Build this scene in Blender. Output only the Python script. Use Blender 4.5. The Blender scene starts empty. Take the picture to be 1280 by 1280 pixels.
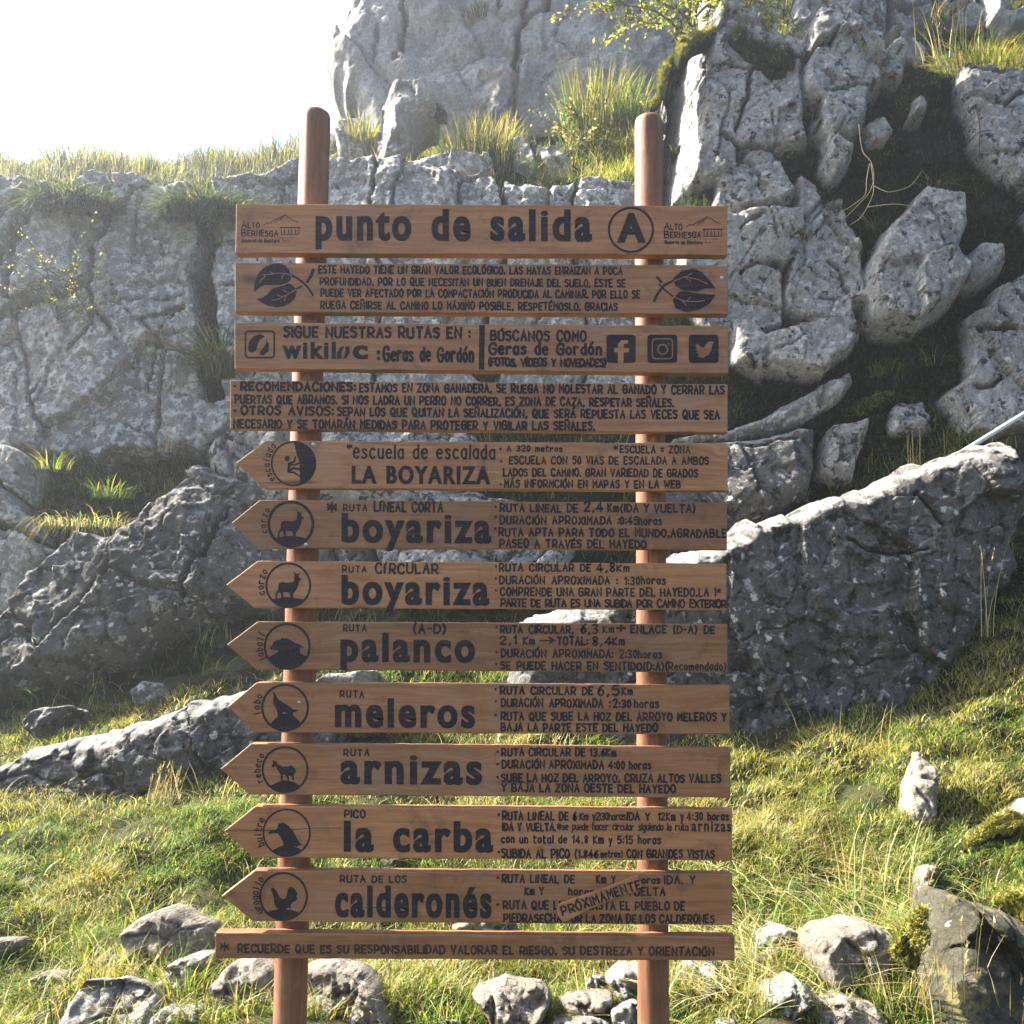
import bpy, bmesh, math, random
import numpy as np
from mathutils import Matrix, Vector
from mathutils.geometry import tessellate_polygon

# ------------------------------------------------------------------ scene, camera, light
scene = bpy.context.scene
COL = scene.collection
FPX = 1233.0                      # focal length in photo pixels (photo 1280 wide)
CAM = np.array((0.0, -2.8, 1.5))
PITCH, ROLL = math.radians(5.3), math.radians(0.39)
_f = np.array((0, math.cos(PITCH), math.sin(PITCH)))
_u0 = np.array((0, -math.sin(PITCH), math.cos(PITCH)))
_r0 = np.array((1.0, 0, 0))
_u = _u0 * math.cos(ROLL) - _r0 * math.sin(ROLL)
_r = _r0 * math.cos(ROLL) + _u0 * math.sin(ROLL)

cam = bpy.data.cameras.new('camera')
cam.sensor_width = 36.0
cam.lens = FPX / 1280 * 36.0
cam.clip_start, cam.clip_end = 0.05, 500
camo = bpy.data.objects.new('camera', cam)
COL.objects.link(camo)
m = Matrix(((_r[0], _u[0], -_f[0], CAM[0]), (_r[1], _u[1], -_f[1], CAM[1]), (_r[2], _u[2], -_f[2], CAM[2]), (0, 0, 0, 1)))
camo.matrix_world = m
scene.camera = camo

SUN_EL, SUN_BACK = math.radians(39), math.radians(19)     # elevation; how far the sun stands behind the sign's plane, to the left
sun_dir = Vector((-math.cos(SUN_BACK) * math.cos(SUN_EL), math.sin(SUN_BACK) * math.cos(SUN_EL), math.sin(SUN_EL)))
world = bpy.data.worlds.new('World')
scene.world = world
world.use_nodes = True
nt = world.node_tree
sky = nt.nodes.new('ShaderNodeTexSky')
sky.sky_type = 'NISHITA'
sky.sun_disc = False
sky.sun_elevation = SUN_EL
sky.sun_rotation = math.atan2(sun_dir.x, sun_dir.y)
sky.air_density, sky.dust_density, sky.ozone_density = 1.0, 2.5, 1.0
bg = nt.nodes['Background']
bg.inputs['Strength'].default_value = 0.066
nt.links.new(sky.outputs[0], bg.inputs['Color'])
sun = bpy.data.lights.new('sun', 'SUN')
sun.energy = 5.0
sun.angle = math.radians(0.53)
sun.color = (1.0, 0.93, 0.82)
suno = bpy.data.objects.new('sun', sun)
COL.objects.link(suno)
suno.rotation_euler = sun_dir.to_track_quat('Z', 'Y').to_euler()
suno.location = (-12, 6, 14)

scene.view_settings.view_transform = 'Standard'
scene.view_settings.look = 'None'
scene.view_settings.exposure = 2.75
scene.view_settings.gamma = 1.0
scene.view_settings.use_curve_mapping = False
scene.render.engine = 'CYCLES'
scene.cycles.use_denoising = True
scene.cycles.max_bounces = 6
scene.cycles.diffuse_bounces = 3
scene.cycles.glossy_bounces = 2
scene.cycles.transmission_bounces = 4
scene.cycles.transparent_max_bounces = 4

rng = np.random.default_rng(7)
random.seed(7)

# ------------------------------------------------------------------ helpers
def ray(px, py):
    px, py = np.asarray(px, float), np.asarray(py, float)
    return _f + _r * ((px - 640) / FPX)[..., None] + _u * ((640 - py) / FPX)[..., None]

def at(px, py, D):
    """world point seen at photo pixel (px, py), D metres in front of the camera along y"""
    d = ray(px, py)
    return CAM + d * (np.asarray(D, float) / d[..., 1])[..., None]

def _hash(ix, iy, iz, seed):
    h = (ix * 374761393 + iy * 668265263 + iz * 1440662683 + seed * 974711) & 0xffffffff
    h = ((h ^ (h >> 13)) * 1274126177) & 0xffffffff
    h = h ^ (h >> 16)
    return (h & 0xffff) / 32767.5 - 1.0

def vnoise(p, seed=0):
    p = np.asarray(p, float)
    i = np.floor(p).astype(np.int64)
    f = p - i
    f = f * f * (3 - 2 * f)
    r = 0
    for a in (0, 1):
        wx = f[:, 0] if a else 1 - f[:, 0]
        for b in (0, 1):
            wy = f[:, 1] if b else 1 - f[:, 1]
            for c in (0, 1):
                wz = f[:, 2] if c else 1 - f[:, 2]
                r = r + wx * wy * wz * _hash(i[:, 0] + a, i[:, 1] + b, i[:, 2] + c, seed)
    return r

def fbm(p, scale, octs=4, seed=0, gain=0.5):
    p = np.asarray(p, float) * scale
    a, r = 1.0, 0
    for k in range(octs):
        r = r + a * vnoise(p + 17.3 * k, seed + k)
        p = p * 2.03
        a *= gain
    return r

def link(o, parent=None):
    COL.objects.link(o)
    if parent is not None:
        o.parent = parent
    return o

def tag(o, label=None, cat=None, group=None, kind=None):
    if label: o['label'] = label
    if cat: o['category'] = cat
    if group: o['group'] = group
    if kind: o['kind'] = kind
    return o

def empty(name, loc):
    o = bpy.data.objects.new(name, None)
    o.empty_display_size = 0.1
    o.location = loc
    return link(o)

def mesh_obj(name, verts, faces, mat, parent=None, loc=(0, 0, 0), smooth=True, color=None):
    """verts in world coordinates; faces a list of tuples or an (n,3)/(n,4) array; the object's origin goes to loc"""
    v = np.asarray(verts, float) - np.asarray(loc, float)
    me = bpy.data.meshes.new(name)
    if isinstance(faces, np.ndarray):
        nf, k = faces.shape
        me.vertices.add(len(v)); me.vertices.foreach_set('co', v.astype(np.float32).ravel())
        me.loops.add(nf * k); me.loops.foreach_set('vertex_index', faces.astype(np.int32).ravel())
        me.polygons.add(nf); me.polygons.foreach_set('loop_start', np.arange(0, nf * k, k, dtype=np.int32))
        me.polygons.foreach_set('loop_total', np.full(nf, k, dtype=np.int32))
        me.update(calc_edges=True)
        me.validate()
    else:
        me.from_pydata([tuple(x) for x in v], [], [tuple(int(i) for i in f) for f in faces])
        me.update()
    if color is not None:
        a = me.color_attributes.new('tint', 'FLOAT_COLOR', 'POINT')
        c = np.ones((len(v), 4), np.float32); c[:, :3] = color
        a.data.foreach_set('color', c.ravel())
    if smooth and len(me.polygons):
        me.polygons.foreach_set('use_smooth', np.ones(len(me.polygons), bool))
    me.materials.append(mat)
    o = bpy.data.objects.new(name, me)
    if parent is not None:
        o.location = Vector(loc) - parent.location
    else:
        o.location = loc
    return link(o, parent)

# ------------------------------------------------------------------ materials
def new_mat(name):
    mt = bpy.data.materials.new(name)
    mt.use_nodes = True
    t = mt.node_tree
    return mt, t, t.nodes['Principled BSDF'], t.nodes, t.links

def nmath(t, op, a, b=None, c=None):
    n = t.nodes.new('ShaderNodeMath'); n.operation = op
    for i, x in enumerate((a, b, c)):
        if x is None: continue
        if isinstance(x, (int, float)): n.inputs[i].default_value = x
        else: t.links.new(x, n.inputs[i])
    return n.outputs[0]

def noise(t, vec, scale, detail=4, rough=0.55, dist=0.0):
    n = t.nodes.new('ShaderNodeTexNoise')
    n.inputs['Scale'].default_value = scale
    n.inputs['Detail'].default_value = detail
    n.inputs['Roughness'].default_value = rough
    n.inputs['Distortion'].default_value = dist
    t.links.new(vec, n.inputs['Vector'])
    return n.outputs['Fac']

def ramp(t, fac, stops):
    n = t.nodes.new('ShaderNodeValToRGB')
    e = n.color_ramp.elements
    while len(e) < len(stops): e.new(0.5)
    for k, (p, c) in enumerate(stops):
        e[k].position = p
        e[k].color = (c, c, c, 1) if isinstance(c, (int, float)) else (*c, 1)
    t.links.new(fac, n.inputs[0])
    return n.outputs[0]

def mix(t, fac, a, b, mode='MIX'):
    n = t.nodes.new('ShaderNodeMix'); n.data_type = 'RGBA'; n.blend_type = mode
    if isinstance(fac, (int, float)): n.inputs[0].default_value = fac
    else: t.links.new(fac, n.inputs[0])
    for s, x in ((6, a), (7, b)):
        if isinstance(x, tuple): n.inputs[s].default_value = (*x, 1)
        else: t.links.new(x, n.inputs[s])
    return n.outputs[2]

def bump(t, h, strength, dist, normal=None):
    n = t.nodes.new('ShaderNodeBump')
    n.inputs['Strength'].default_value = strength
    n.inputs['Distance'].default_value = dist
    t.links.new(h, n.inputs['Height'])
    if normal is not None: t.links.new(normal, n.inputs['Normal'])
    return n.outputs[0]

def coords(t):
    return t.nodes.new('ShaderNodeTexCoord').outputs['Object']

def rock_mat(name, base, dark=0.40, pale=0.60, spots=0.62, ochre=0.66, darkcol=(0.035, 0.034, 0.032), palecol=(0.50, 0.49, 0.46), scale=1.0, pale_lit_top=False):
    """dark / pale / spots / ochre are noise thresholds: a lower 'pale' or 'ochre', a higher 'dark' cover more of the stone"""
    mt, t, p, N, L = new_mat(name)
    v = coords(t)
    big = noise(t, v, 1.0 * scale, 7, 0.62, 0.5)
    b = np.array(base)
    c = ramp(t, big, [(0.32, tuple(b * 0.46)), (0.47, tuple(b * 0.9)), (0.56, tuple(b * 1.05)), (0.72, tuple(np.minimum(b * 1.32, 0.7)))])
    warm = noise(t, v, 3.1 * scale, 3)
    c = mix(t, ramp(t, warm, [(0.5, 0.0), (0.75, 0.35)]), c, tuple(b * np.array((1.12, 0.95, 0.74))))
    fine = noise(t, v, 34 * scale, 6, 0.75)
    c = mix(t, ramp(t, fine, [(0.34, 0.75), (0.54, 0.0)]), c, tuple(b * 0.42))
    pl = noise(t, v, 13 * scale, 5, 0.68, 0.3)
    c = mix(t, ramp(t, pl, [(pale - 0.015, 0.0), (pale + 0.04, 0.85)]), c, palecol)
    dk = noise(t, v, 8.5 * scale, 8, 0.72, 0.2)
    c = mix(t, ramp(t, dk, [(dark - 0.03, 0.92), (dark + 0.02, 0.0)]), c, darkcol)
    vo = N.new('ShaderNodeTexVoronoi'); vo.inputs['Scale'].default_value = 9 * scale
    vw = N.new('ShaderNodeVectorMath'); vw.operation = 'ADD'
    nz = N.new('ShaderNodeTexNoise'); nz.inputs['Scale'].default_value = 30 * scale; nz.inputs['Detail'].default_value = 3
    L.new(v, nz.inputs['Vector'])
    sc = N.new('ShaderNodeVectorMath'); sc.operation = 'SCALE'; sc.inputs['Scale'].default_value = 0.07 / scale
    L.new(nz.outputs['Color'], sc.inputs[0]); L.new(v, vw.inputs[0]); L.new(sc.outputs[0], vw.inputs[1])
    L.new(vw.outputs[0], vo.inputs['Vector'])
    sp = ramp(t, vo.outputs['Distance'], [(0.17, 1.0), (0.23, 0.0)])
    wc = N.new('ShaderNodeSeparateColor'); L.new(vo.outputs['Color'], wc.inputs[0])
    sel = ramp(t, wc.outputs[0], [(spots, 0.0), (spots + 0.02, 0.9)])
    c = mix(t, nmath(t, 'MULTIPLY', sp, sel), c, (0.58, 0.57, 0.52))
    oc = noise(t, v, 5.0 * scale, 6, 0.7)
    c = mix(t, ramp(t, oc, [(ochre, 0.0), (ochre + 0.06, 0.7)]), c, (0.20, 0.17, 0.06))
    at_ = N.new('ShaderNodeAttribute'); at_.attribute_name = 'tint'      # earth and moss in joints and hollows, plus crack shade put into the colour
    c = mix(t, nmath(t, 'MULTIPLY', at_.outputs['Fac'], ramp(t, noise(t, v, 30, 4, 0.7), [(0.25, 0.6), (0.5, 1.0)])), c, (0.022, 0.022, 0.013))
    if pale_lit_top:      # paler upward faces: sunlit crest put into the colour, partly bare pale stone
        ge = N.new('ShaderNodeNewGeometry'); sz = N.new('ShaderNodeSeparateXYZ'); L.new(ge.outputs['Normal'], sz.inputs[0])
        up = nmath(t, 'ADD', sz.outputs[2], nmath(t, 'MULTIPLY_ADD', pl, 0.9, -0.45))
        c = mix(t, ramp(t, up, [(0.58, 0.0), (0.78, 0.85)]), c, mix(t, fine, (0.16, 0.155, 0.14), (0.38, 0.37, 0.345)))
    L.new(c, p.inputs['Base Color'])
    p.inputs['Roughness'].default_value = 0.95
    p.inputs['Specular IOR Level'].default_value = 0.15
    h1 = noise(t, v, 22 * scale, 8, 0.68)
    h2 = noise(t, v, 90 * scale, 4, 0.6)
    n = bump(t, h1, 1.0, 0.05 / scale)
    n = bump(t, h2, 0.7, 0.012 / scale, n)
    L.new(n, p.inputs['Normal'])
    return mt

M = {}
M['limestone'] = rock_mat('pale limestone', (0.36, 0.35, 0.335), dark=0.33, pale=0.58, spots=0.93)
M['limestone_lichen'] = rock_mat('lichen covered limestone', (0.30, 0.29, 0.275), dark=0.385, pale=0.525, spots=0.75, palecol=(0.56, 0.55, 0.52))
M['spotted'] = rock_mat('limestone with black lichen', (0.37, 0.36, 0.34), dark=0.46, pale=0.57, spots=0.9)
M['moss_wall'] = rock_mat('mossy dark rock', (0.085, 0.085, 0.07), dark=0.47, pale=0.66, spots=0.9, ochre=0.60, darkcol=(0.012, 0.016, 0.008))
M['crag_rock'] = rock_mat('blocky shaded limestone', (0.34, 0.33, 0.31), dark=0.43, pale=0.56, spots=0.88)
M['stone'] = rock_mat('grey field stone', (0.30, 0.285, 0.255), dark=0.38, pale=0.58, spots=0.85, scale=1.6)
M['dark_rock'] = rock_mat('dark weathered boulder', (0.135, 0.13, 0.123), dark=0.45, pale=0.60, spots=0.5, palecol=(0.42, 0.41, 0.39), pale_lit_top=True)
M['far_rock'] = rock_mat('smooth pale cliff', (0.37, 0.365, 0.36), dark=0.27, pale=0.62, spots=0.97, scale=0.7)
M['field_stone'] = rock_mat('warm field stone', (0.285, 0.25, 0.205), dark=0.40, pale=0.60, spots=0.9, scale=1.6)
M['mossy_stone'] = rock_mat('dark mossy stone', (0.10, 0.095, 0.07), dark=0.42, pale=0.70, spots=0.9, ochre=0.54, scale=1.6)

def leaf_mat(name, trans=0.45, rough=0.6):
    mt, t, p, N, L = new_mat(name)
    a = N.new('ShaderNodeAttribute'); a.attribute_name = 'tint'
    L.new(a.outputs['Color'], p.inputs['Base Color'])
    p.inputs['Roughness'].default_value = rough
    p.inputs['Specular IOR Level'].default_value = 0.25
    tr = N.new('ShaderNodeBsdfTranslucent')
    g = mix(t, 1.0, a.outputs['Color'], (1.25, 1.2, 0.7), 'MULTIPLY')
    L.new(g, tr.inputs['Color'])
    ms = N.new('ShaderNodeMixShader'); ms.inputs[0].default_value = trans
    L.new(p.outputs[0], ms.inputs[1]); L.new(tr.outputs[0], ms.inputs[2])
    L.new(ms.outputs[0], N['Material Output'].inputs['Surface'])
    return mt

M['grass'] = leaf_mat('grass blades')
M['leaf'] = leaf_mat('leaves', 0.55)
M['straw'] = leaf_mat('dry stems', 0.25)
M['moss'] = leaf_mat('moss fuzz', 0.3, 0.9)

mt, t, p, N, L = new_mat('turf and soil')
v = coords(t)
a = noise(t, v, 2.2, 5, 0.6); b = noise(t, v, 14, 6, 0.7); c3 = noise(t, v, 60, 4, 0.7)
c = ramp(t, a, [(0.32, (0.030, 0.026, 0.016)), (0.5, (0.045, 0.055, 0.02)), (0.68, (0.11, 0.10, 0.035))])
c = mix(t, ramp(t, b, [(0.35, 0.0), (0.7, 0.6)]), c, (0.10, 0.08, 0.045))
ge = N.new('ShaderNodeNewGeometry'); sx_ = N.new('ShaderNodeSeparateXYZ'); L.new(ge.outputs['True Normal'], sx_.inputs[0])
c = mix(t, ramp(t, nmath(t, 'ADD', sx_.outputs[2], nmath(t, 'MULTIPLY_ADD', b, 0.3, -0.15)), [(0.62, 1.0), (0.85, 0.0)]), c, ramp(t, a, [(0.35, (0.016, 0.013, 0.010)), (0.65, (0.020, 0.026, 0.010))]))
L.new(c, p.inputs['Base Color']); p.inputs['Roughness'].default_value = 1.0; p.inputs['Specular IOR Level'].default_value = 0.1
L.new(bump(t, c3, 0.9, 0.02, bump(t, b, 0.8, 0.06)), p.inputs['Normal'])
M['turf'] = mt

mt, t, p, N, L = new_mat('moss cushion')
v = coords(t)
a = noise(t, v, 9, 5, 0.6); b = noise(t, v, 80, 4, 0.7)
L.new(ramp(t, a, [(0.35, (0.012, 0.018, 0.006)), (0.65, (0.045, 0.05, 0.010))]), p.inputs['Base Color'])
p.inputs['Roughness'].default_value = 1.0; p.inputs['Specular IOR Level'].default_value = 0.05
L.new(bump(t, b, 1.0, 0.02), p.inputs['Normal'])
M['moss_base'] = mt

def wood_mat(name, c1, c2, c3, grain=(1.6, 1.0, 30.0), knots=True, rough=0.5, checks=None):
    mt, t, p, N, L = new_mat(name)
    v0 = coords(t)
    oi = N.new('ShaderNodeObjectInfo')
    off = N.new('ShaderNodeVectorMath'); off.operation = 'ADD'
    cm = N.new('ShaderNodeCombineXYZ')
    r = nmath(t, 'MULTIPLY', oi.outputs['Random'], 37.0)
    for k in range(3): L.new(r, cm.inputs[k])
    L.new(v0, off.inputs[0]); L.new(cm.outputs[0], off.inputs[1])
    v = off.outputs[0]
    # knots bend the grain
    kn = N.new('ShaderNodeTexVoronoi'); kn.inputs['Scale'].default_value = 1.0
    mk = N.new('ShaderNodeMapping'); mk.inputs['Scale'].default_value = (3.2, 3.2, 7.0)
    L.new(v, mk.inputs['Vector']); L.new(mk.outputs[0], kn.inputs['Vector'])
    kd = kn.outputs['Distance']
    kf = ramp(t, kd, [(0.0, 1.0), (0.16, 0.25), (0.4, 0.0)])
    mp = N.new('ShaderNodeMapping'); mp.inputs['Scale'].default_value = grain
    L.new(v, mp.inputs['Vector'])
    ad = N.new('ShaderNodeVectorMath'); ad.operation = 'ADD'
    L.new(mp.outputs[0], ad.inputs[0])
    kc = N.new('ShaderNodeCombineXYZ'); L.new(nmath(t, 'MULTIPLY', kf, 1.4), kc.inputs[2]); L.new(kc.outputs[0], ad.inputs[1])
    g = noise(t, ad.outputs[0], 1.6, 6, 0.62, 0.8)
    g2 = noise(t, ad.outputs[0], 7.0, 3, 0.6, 0.2)
    big = noise(t, v, 2.6, 3, 0.5)
    c = ramp(t, g, [(0.28, c1), (0.5, c2), (0.74, c3)])
    c = mix(t, ramp(t, g2, [(0.4, 0.38), (0.6, 0.0)]), c, tuple(np.array(c1) * 0.8))
    c = mix(t, ramp(t, big, [(0.35, 0.4), (0.65, 0.0)]), c, tuple(np.array(c1) * 0.9))
    if knots:
        sep = N.new('ShaderNodeSeparateColor'); L.new(kn.outputs['Color'], sep.inputs[0])
        on = ramp(t, sep.outputs[0], [(0.62, 0.0), (0.64, 1.0)])
        c = mix(t, nmath(t, 'MULTIPLY', ramp(t, kd, [(0.05, 0.85), (0.15, 0.0)]), on), c, (0.045, 0.018, 0.008))
    st = noise(t, v, 7.0, 6, 0.72, 1.2)      # water stains and grime
    c = mix(t, ramp(t, st, [(0.30, 0.55), (0.46, 0.0)]), c, (0.055, 0.030, 0.018))
    gy = noise(t, v, 4.3, 4, 0.6, 0.5)       # greyed, sun bleached patches
    c = mix(t, ramp(t, gy, [(0.52, 0.0), (0.72, 0.38)]), c, (0.24, 0.165, 0.115))
    if checks:      # drying cracks that follow the grain
        mc = N.new('ShaderNodeMapping'); mc.inputs['Scale'].default_value = checks; L.new(v, mc.inputs['Vector'])
        ck = noise(t, mc.outputs[0], 1.0, 3, 0.5)
        c = mix(t, ramp(t, ck, [(0.25, 0.8), (0.285, 0.0)]), c, (0.02, 0.010, 0.006))
    sepr = nmath(t, 'MULTIPLY_ADD', oi.outputs['Random'], 0.5, 0.72)
    c = mix(t, 1.0, c, sepr, 'MULTIPLY')
    L.new(c, p.inputs['Base Color'])
    p.inputs['Roughness'].default_value = rough
    p.inputs['Specular IOR Level'].default_value = 0.4
    L.new(bump(t, g2, 0.25, 0.002, bump(t, g, 0.25, 0.004)), p.inputs['Normal'])
    return mt

M['board'] = wood_mat('stained pine board', (0.185, 0.076, 0.030), (0.290, 0.132, 0.055), (0.40, 0.205, 0.092), checks=(1.1, 1.0, 36.0))
M['post'] = wood_mat('stained pine post', (0.12, 0.048, 0.022), (0.215, 0.092, 0.043), (0.31, 0.145, 0.072), grain=(26.0, 26.0, 1.6), knots=True, rough=0.62, checks=(42.0, 42.0, 1.7))
def paint_mat(name, dark, light, wood, worn):
    mt, t, p, N, L = new_mat(name)
    v = coords(t)
    mp = N.new('ShaderNodeMapping'); mp.inputs['Scale'].default_value = (5.0, 1.0, 75.0); L.new(v, mp.inputs['Vector'])
    gr = noise(t, mp.outputs[0], 1.6, 5, 0.65, 0.6)        # the wood grain telegraphs through the thin paint
    ch = noise(t, v, 130, 4, 0.7)
    c = ramp(t, ch, [(0.3, dark), (0.7, light)])
    c = mix(t, ramp(t, gr, [(0.5, 0.0), (0.75, worn)]), c, wood)
    c = mix(t, ramp(t, ch, [(0.62, 0.0), (0.70, worn * 1.4)]), c, wood)
    L.new(c, p.inputs['Base Color']); p.inputs['Roughness'].default_value = 0.7
    p.inputs['Specular IOR Level'].default_value = 0.2
    L.new(bump(t, gr, 0.4, 0.001), p.inputs['Normal'])
    return mt
M['paint'] = paint_mat('dark blue black sign paint', (0.008, 0.009, 0.013), (0.021, 0.021, 0.028), (0.13, 0.06, 0.032), 0.5)
M['thin_paint'] = paint_mat('weathered thin sign paint', (0.016, 0.012, 0.012), (0.045, 0.03, 0.026), (0.15, 0.07, 0.04), 0.7)
mt, t, p, N, L = new_mat('zinc screw')
a = noise(t, coords(t), 300, 2)
L.new(ramp(t, a, [(0.3, 0.25), (0.7, 0.42)]), p.inputs['Base Color']); p.inputs['Metallic'].default_value = 0.8; p.inputs['Roughness'].default_value = 0.5
M['screw'] = mt
mt, t, p, N, L = new_mat('bark')
v = coords(t); a = noise(t, v, 40, 5, 0.7)
L.new(ramp(t, a, [(0.3, (0.03, 0.025, 0.02)), (0.7, (0.12, 0.10, 0.08))]), p.inputs['Base Color']); p.inputs['Roughness'].default_value = 0.95
L.new(bump(t, a, 0.7, 0.01), p.inputs['Normal'])
M['bark'] = mt
mt, t, p, N, L = new_mat('bleached wood pole')
v = coords(t); a = noise(t, v, 25, 5, 0.7)
L.new(ramp(t, a, [(0.3, (0.45, 0.42, 0.38)), (0.7, (0.66, 0.64, 0.6))]), p.inputs['Base Color']); p.inputs['Roughness'].default_value = 0.8
M['pole'] = mt
# ------------------------------------------------------------------ the hillside: one sheet from behind the camera to above the cliffs
COLS = [-1500, -700, -150, 100, 330, 500, 700, 815, 870, 1000, 1150, 1290, 1500, 2400]  # unseen left columns: shaped to shade the ledge and let sun reach the meadow
# each row: distance from the camera in metres, then the photo row the sheet passes at every column
ROWS = [
 (3.5, [1290]*14),
 (4.5,[1150, 1145, 1140, 1140, 1140, 1145, 1145, 1142, 1140, 1135, 1130, 1125, 1120, 1100]),
 (5.6,[1040, 1030, 1020, 1012, 1005, 1000, 1000, 992, 990, 970, 950, 930, 920, 900]),
 (6.4,[990, 980, 968, 960, 935, 915, 905, 905, 905, 895, 860, 815, 790, 760]),
 (7.2,[950, 870, 905, 893, 850, 835, 815, 803, 800, 790, 750, 700, 670, 640]),
 (8.0,[920, 690, 770, 760, 730, 740, 740, 705, 690, 660, 600, 570, 540, 500]),
 (8.6,[900, 470, 600, 612, 600, 595, 575, 568, 565, 545, 510, 480, 440, 400]),
 (9.0,[880, 380, 500, 505, 500, 450, 430, 400, 340, 340, 310, 280, 260, 240]),
 (9.4,[860, 320, 350, 345, 330, 310, 300, 280, 160, 165, 170, 150, 130, 120]),
 (10.0,[780, 270, 262, 258, 252, 252, 245, 236, 105, 85, 112, 108, 70, 60]),
 (11.,[760, 255, 246, 242, 238, 236, 218, 206, 90, 70, 95, 92, 40, 0]),
 (13.,[740, 250, 230, 226, 216, 198, 172, 152, 5, -20, 0, -10, -60, -80]),
 (16.,[790, 650, 226, 222, 214, 150, 100, 84, -90, -130, -130, -140, -160, -180]),
 (26.,[780, 660, 330, 330, 300, 140, 60, 40, -140, -200, -220, -220, -240, -260]),
]
_Dr = np.array([r[0] for r in ROWS])
_PY = np.array([r[1] for r in ROWS], float)

def dterr(px, py):
    """distance at which the hillside passes photo pixel (px, py)"""
    col = np.array([np.interp(px, COLS, _PY[k]) for k in range(len(ROWS))])
    col = np.minimum.accumulate(col)
    return float(np.interp(-py, -col, _Dr))

def catmull(P, n, axis):
    P = np.moveaxis(P, axis, 0)
    K = len(P)
    t = np.linspace(0, K - 1, n)
    i = np.minimum(t.astype(int), K - 2)
    f = (t - i).reshape((-1,) + (1,) * (P.ndim - 1))
    p0, p1, p2, p3 = P[np.maximum(i - 1, 0)], P[i], P[i + 1], P[np.minimum(i + 2, K - 1)]
    m1, m2 = (p2 - p0) * 0.4, (p3 - p1) * 0.4
    R = (2*f**3 - 3*f**2 + 1) * p1 + (f**3 - 2*f**2 + f) * m1 + (-2*f**3 + 3*f**2) * p2 + (f**3 - f**2) * m2
    return np.moveaxis(R, 0, axis)

ctrl = []
for z0, D in ((-0.25, -40.0), (-0.15, -4.0), (-0.02, 1.5)):
    ctrl.append([(at(c, 700, max(D, 3.5))[0] * (1.0 if D > 0 else 2.0), CAM[1] + D, z0) for c in COLS])
for D, pys in ROWS:
    ctrl.append([tuple(at(c, y, D)) for c, y in zip(COLS, pys)])
ctrl = np.array(ctrl, float)
NR, NC = 340, 420
G = catmull(catmull(ctrl, NR, 0), NC, 1)
gu = np.gradient(G, axis=0); gv = np.gradient(G, axis=1)
GN = np.cross(gv, gu); GN /= np.linalg.norm(GN, axis=2, keepdims=True) + 1e-9
fl = G.reshape(-1, 3)
amp = np.clip((fl[:, 1] + 2.3) / 3.0, 0.25, 1.0)
disp = 0.055 * fbm(fl, 1.1, 3, 3) + 0.075 * fbm(fl, 3.2, 3, 5) + 0.018 * fbm(fl, 11, 2, 9)
rough_up = np.clip((fl[:, 1] - 4.5) / 2, 0, 1)
disp = disp * amp * (1 + 0.6 * rough_up)
G = (fl + GN.reshape(-1, 3) * disp[:, None]).reshape(NR, NC, 3)
idx = np.arange(NR * NC).reshape(NR, NC)
quads = np.stack([idx[:-1, :-1], idx[:-1, 1:], idx[1:, 1:], idx[1:, :-1]], -1).reshape(-1, 4)
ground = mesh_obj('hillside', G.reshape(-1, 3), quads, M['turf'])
tag(ground, 'rough turf hillside rising behind the wooden sign to the crags', kind='structure')

ROW0 = 3   # first control row that belongs to ROWS
def sample_ground(n, r0, r1, c0, c1, seed):
    """n random points of the sheet between control rows r0..r1 (indices of ROWS) and photo columns c0..c1 -> points, normals"""
    g = np.random.default_rng(seed)
    K = len(ctrl)
    a = (ROW0 + r0) / (K - 1) * (NR - 1); b = (ROW0 + r1) / (K - 1) * (NR - 1)
    ca, cb = [np.interp(x, COLS, np.arange(len(COLS))) / (len(COLS) - 1) * (NC - 1) for x in (c0, c1)]
    ii = np.arange(int(a), min(int(b), NR - 2) + 1); jj = np.arange(int(ca), min(int(cb), NC - 2) + 1)
    I, J = np.meshgrid(ii, jj, indexing='ij'); I = I.ravel(); J = J.ravel()
    e1 = G[I, J + 1] - G[I, J]; e2 = G[I + 1, J] - G[I, J]
    ar = np.linalg.norm(np.cross(e1, e2), axis=1)
    k = g.choice(len(I), n, p=ar / ar.sum())
    u, w = g.random(n)[:, None], g.random(n)[:, None]
    I, J = I[k], J[k]
    P = (G[I, J] * (1 - u) + G[I, J + 1] * u) * (1 - w) + (G[I + 1, J] * (1 - u) + G[I + 1, J + 1] * u) * w
    return P, GN[I, J]

# ------------------------------------------------------------------ rocks
def seg_dist(P, line, closed=False):
    """distance of every point of P (n,2) to a polyline, and the nearest point on it"""
    A = np.asarray(line, float)
    B = np.roll(A, -1, 0) if closed else A[1:]
    A = A if closed else A[:-1]
    best = np.full(len(P), 1e9); near = np.zeros((len(P), 2))
    for a, b in zip(A, B):
        ab = b - a
        t = np.clip(((P - a) @ ab) / max(ab @ ab, 1e-12), 0, 1)
        q = a + t[:, None] * ab
        d = np.hypot(*(P - q).T)
        k = d < best
        best[k] = d[k]; near[k] = q[k]
    return best, near

def inside(P, poly):
    x, y = P.T
    r = np.zeros(len(P), bool)
    n = len(poly)
    for k in range(n):
        (x0, y0), (x1, y1) = poly[k], poly[(k + 1) % n]
        c = ((y0 > y) != (y1 > y))
        r ^= c & (x < (x1 - x0) * (y - y0) / ((y1 - y0) if y1 != y0 else 1e-9) + x0)
    return r

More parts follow.
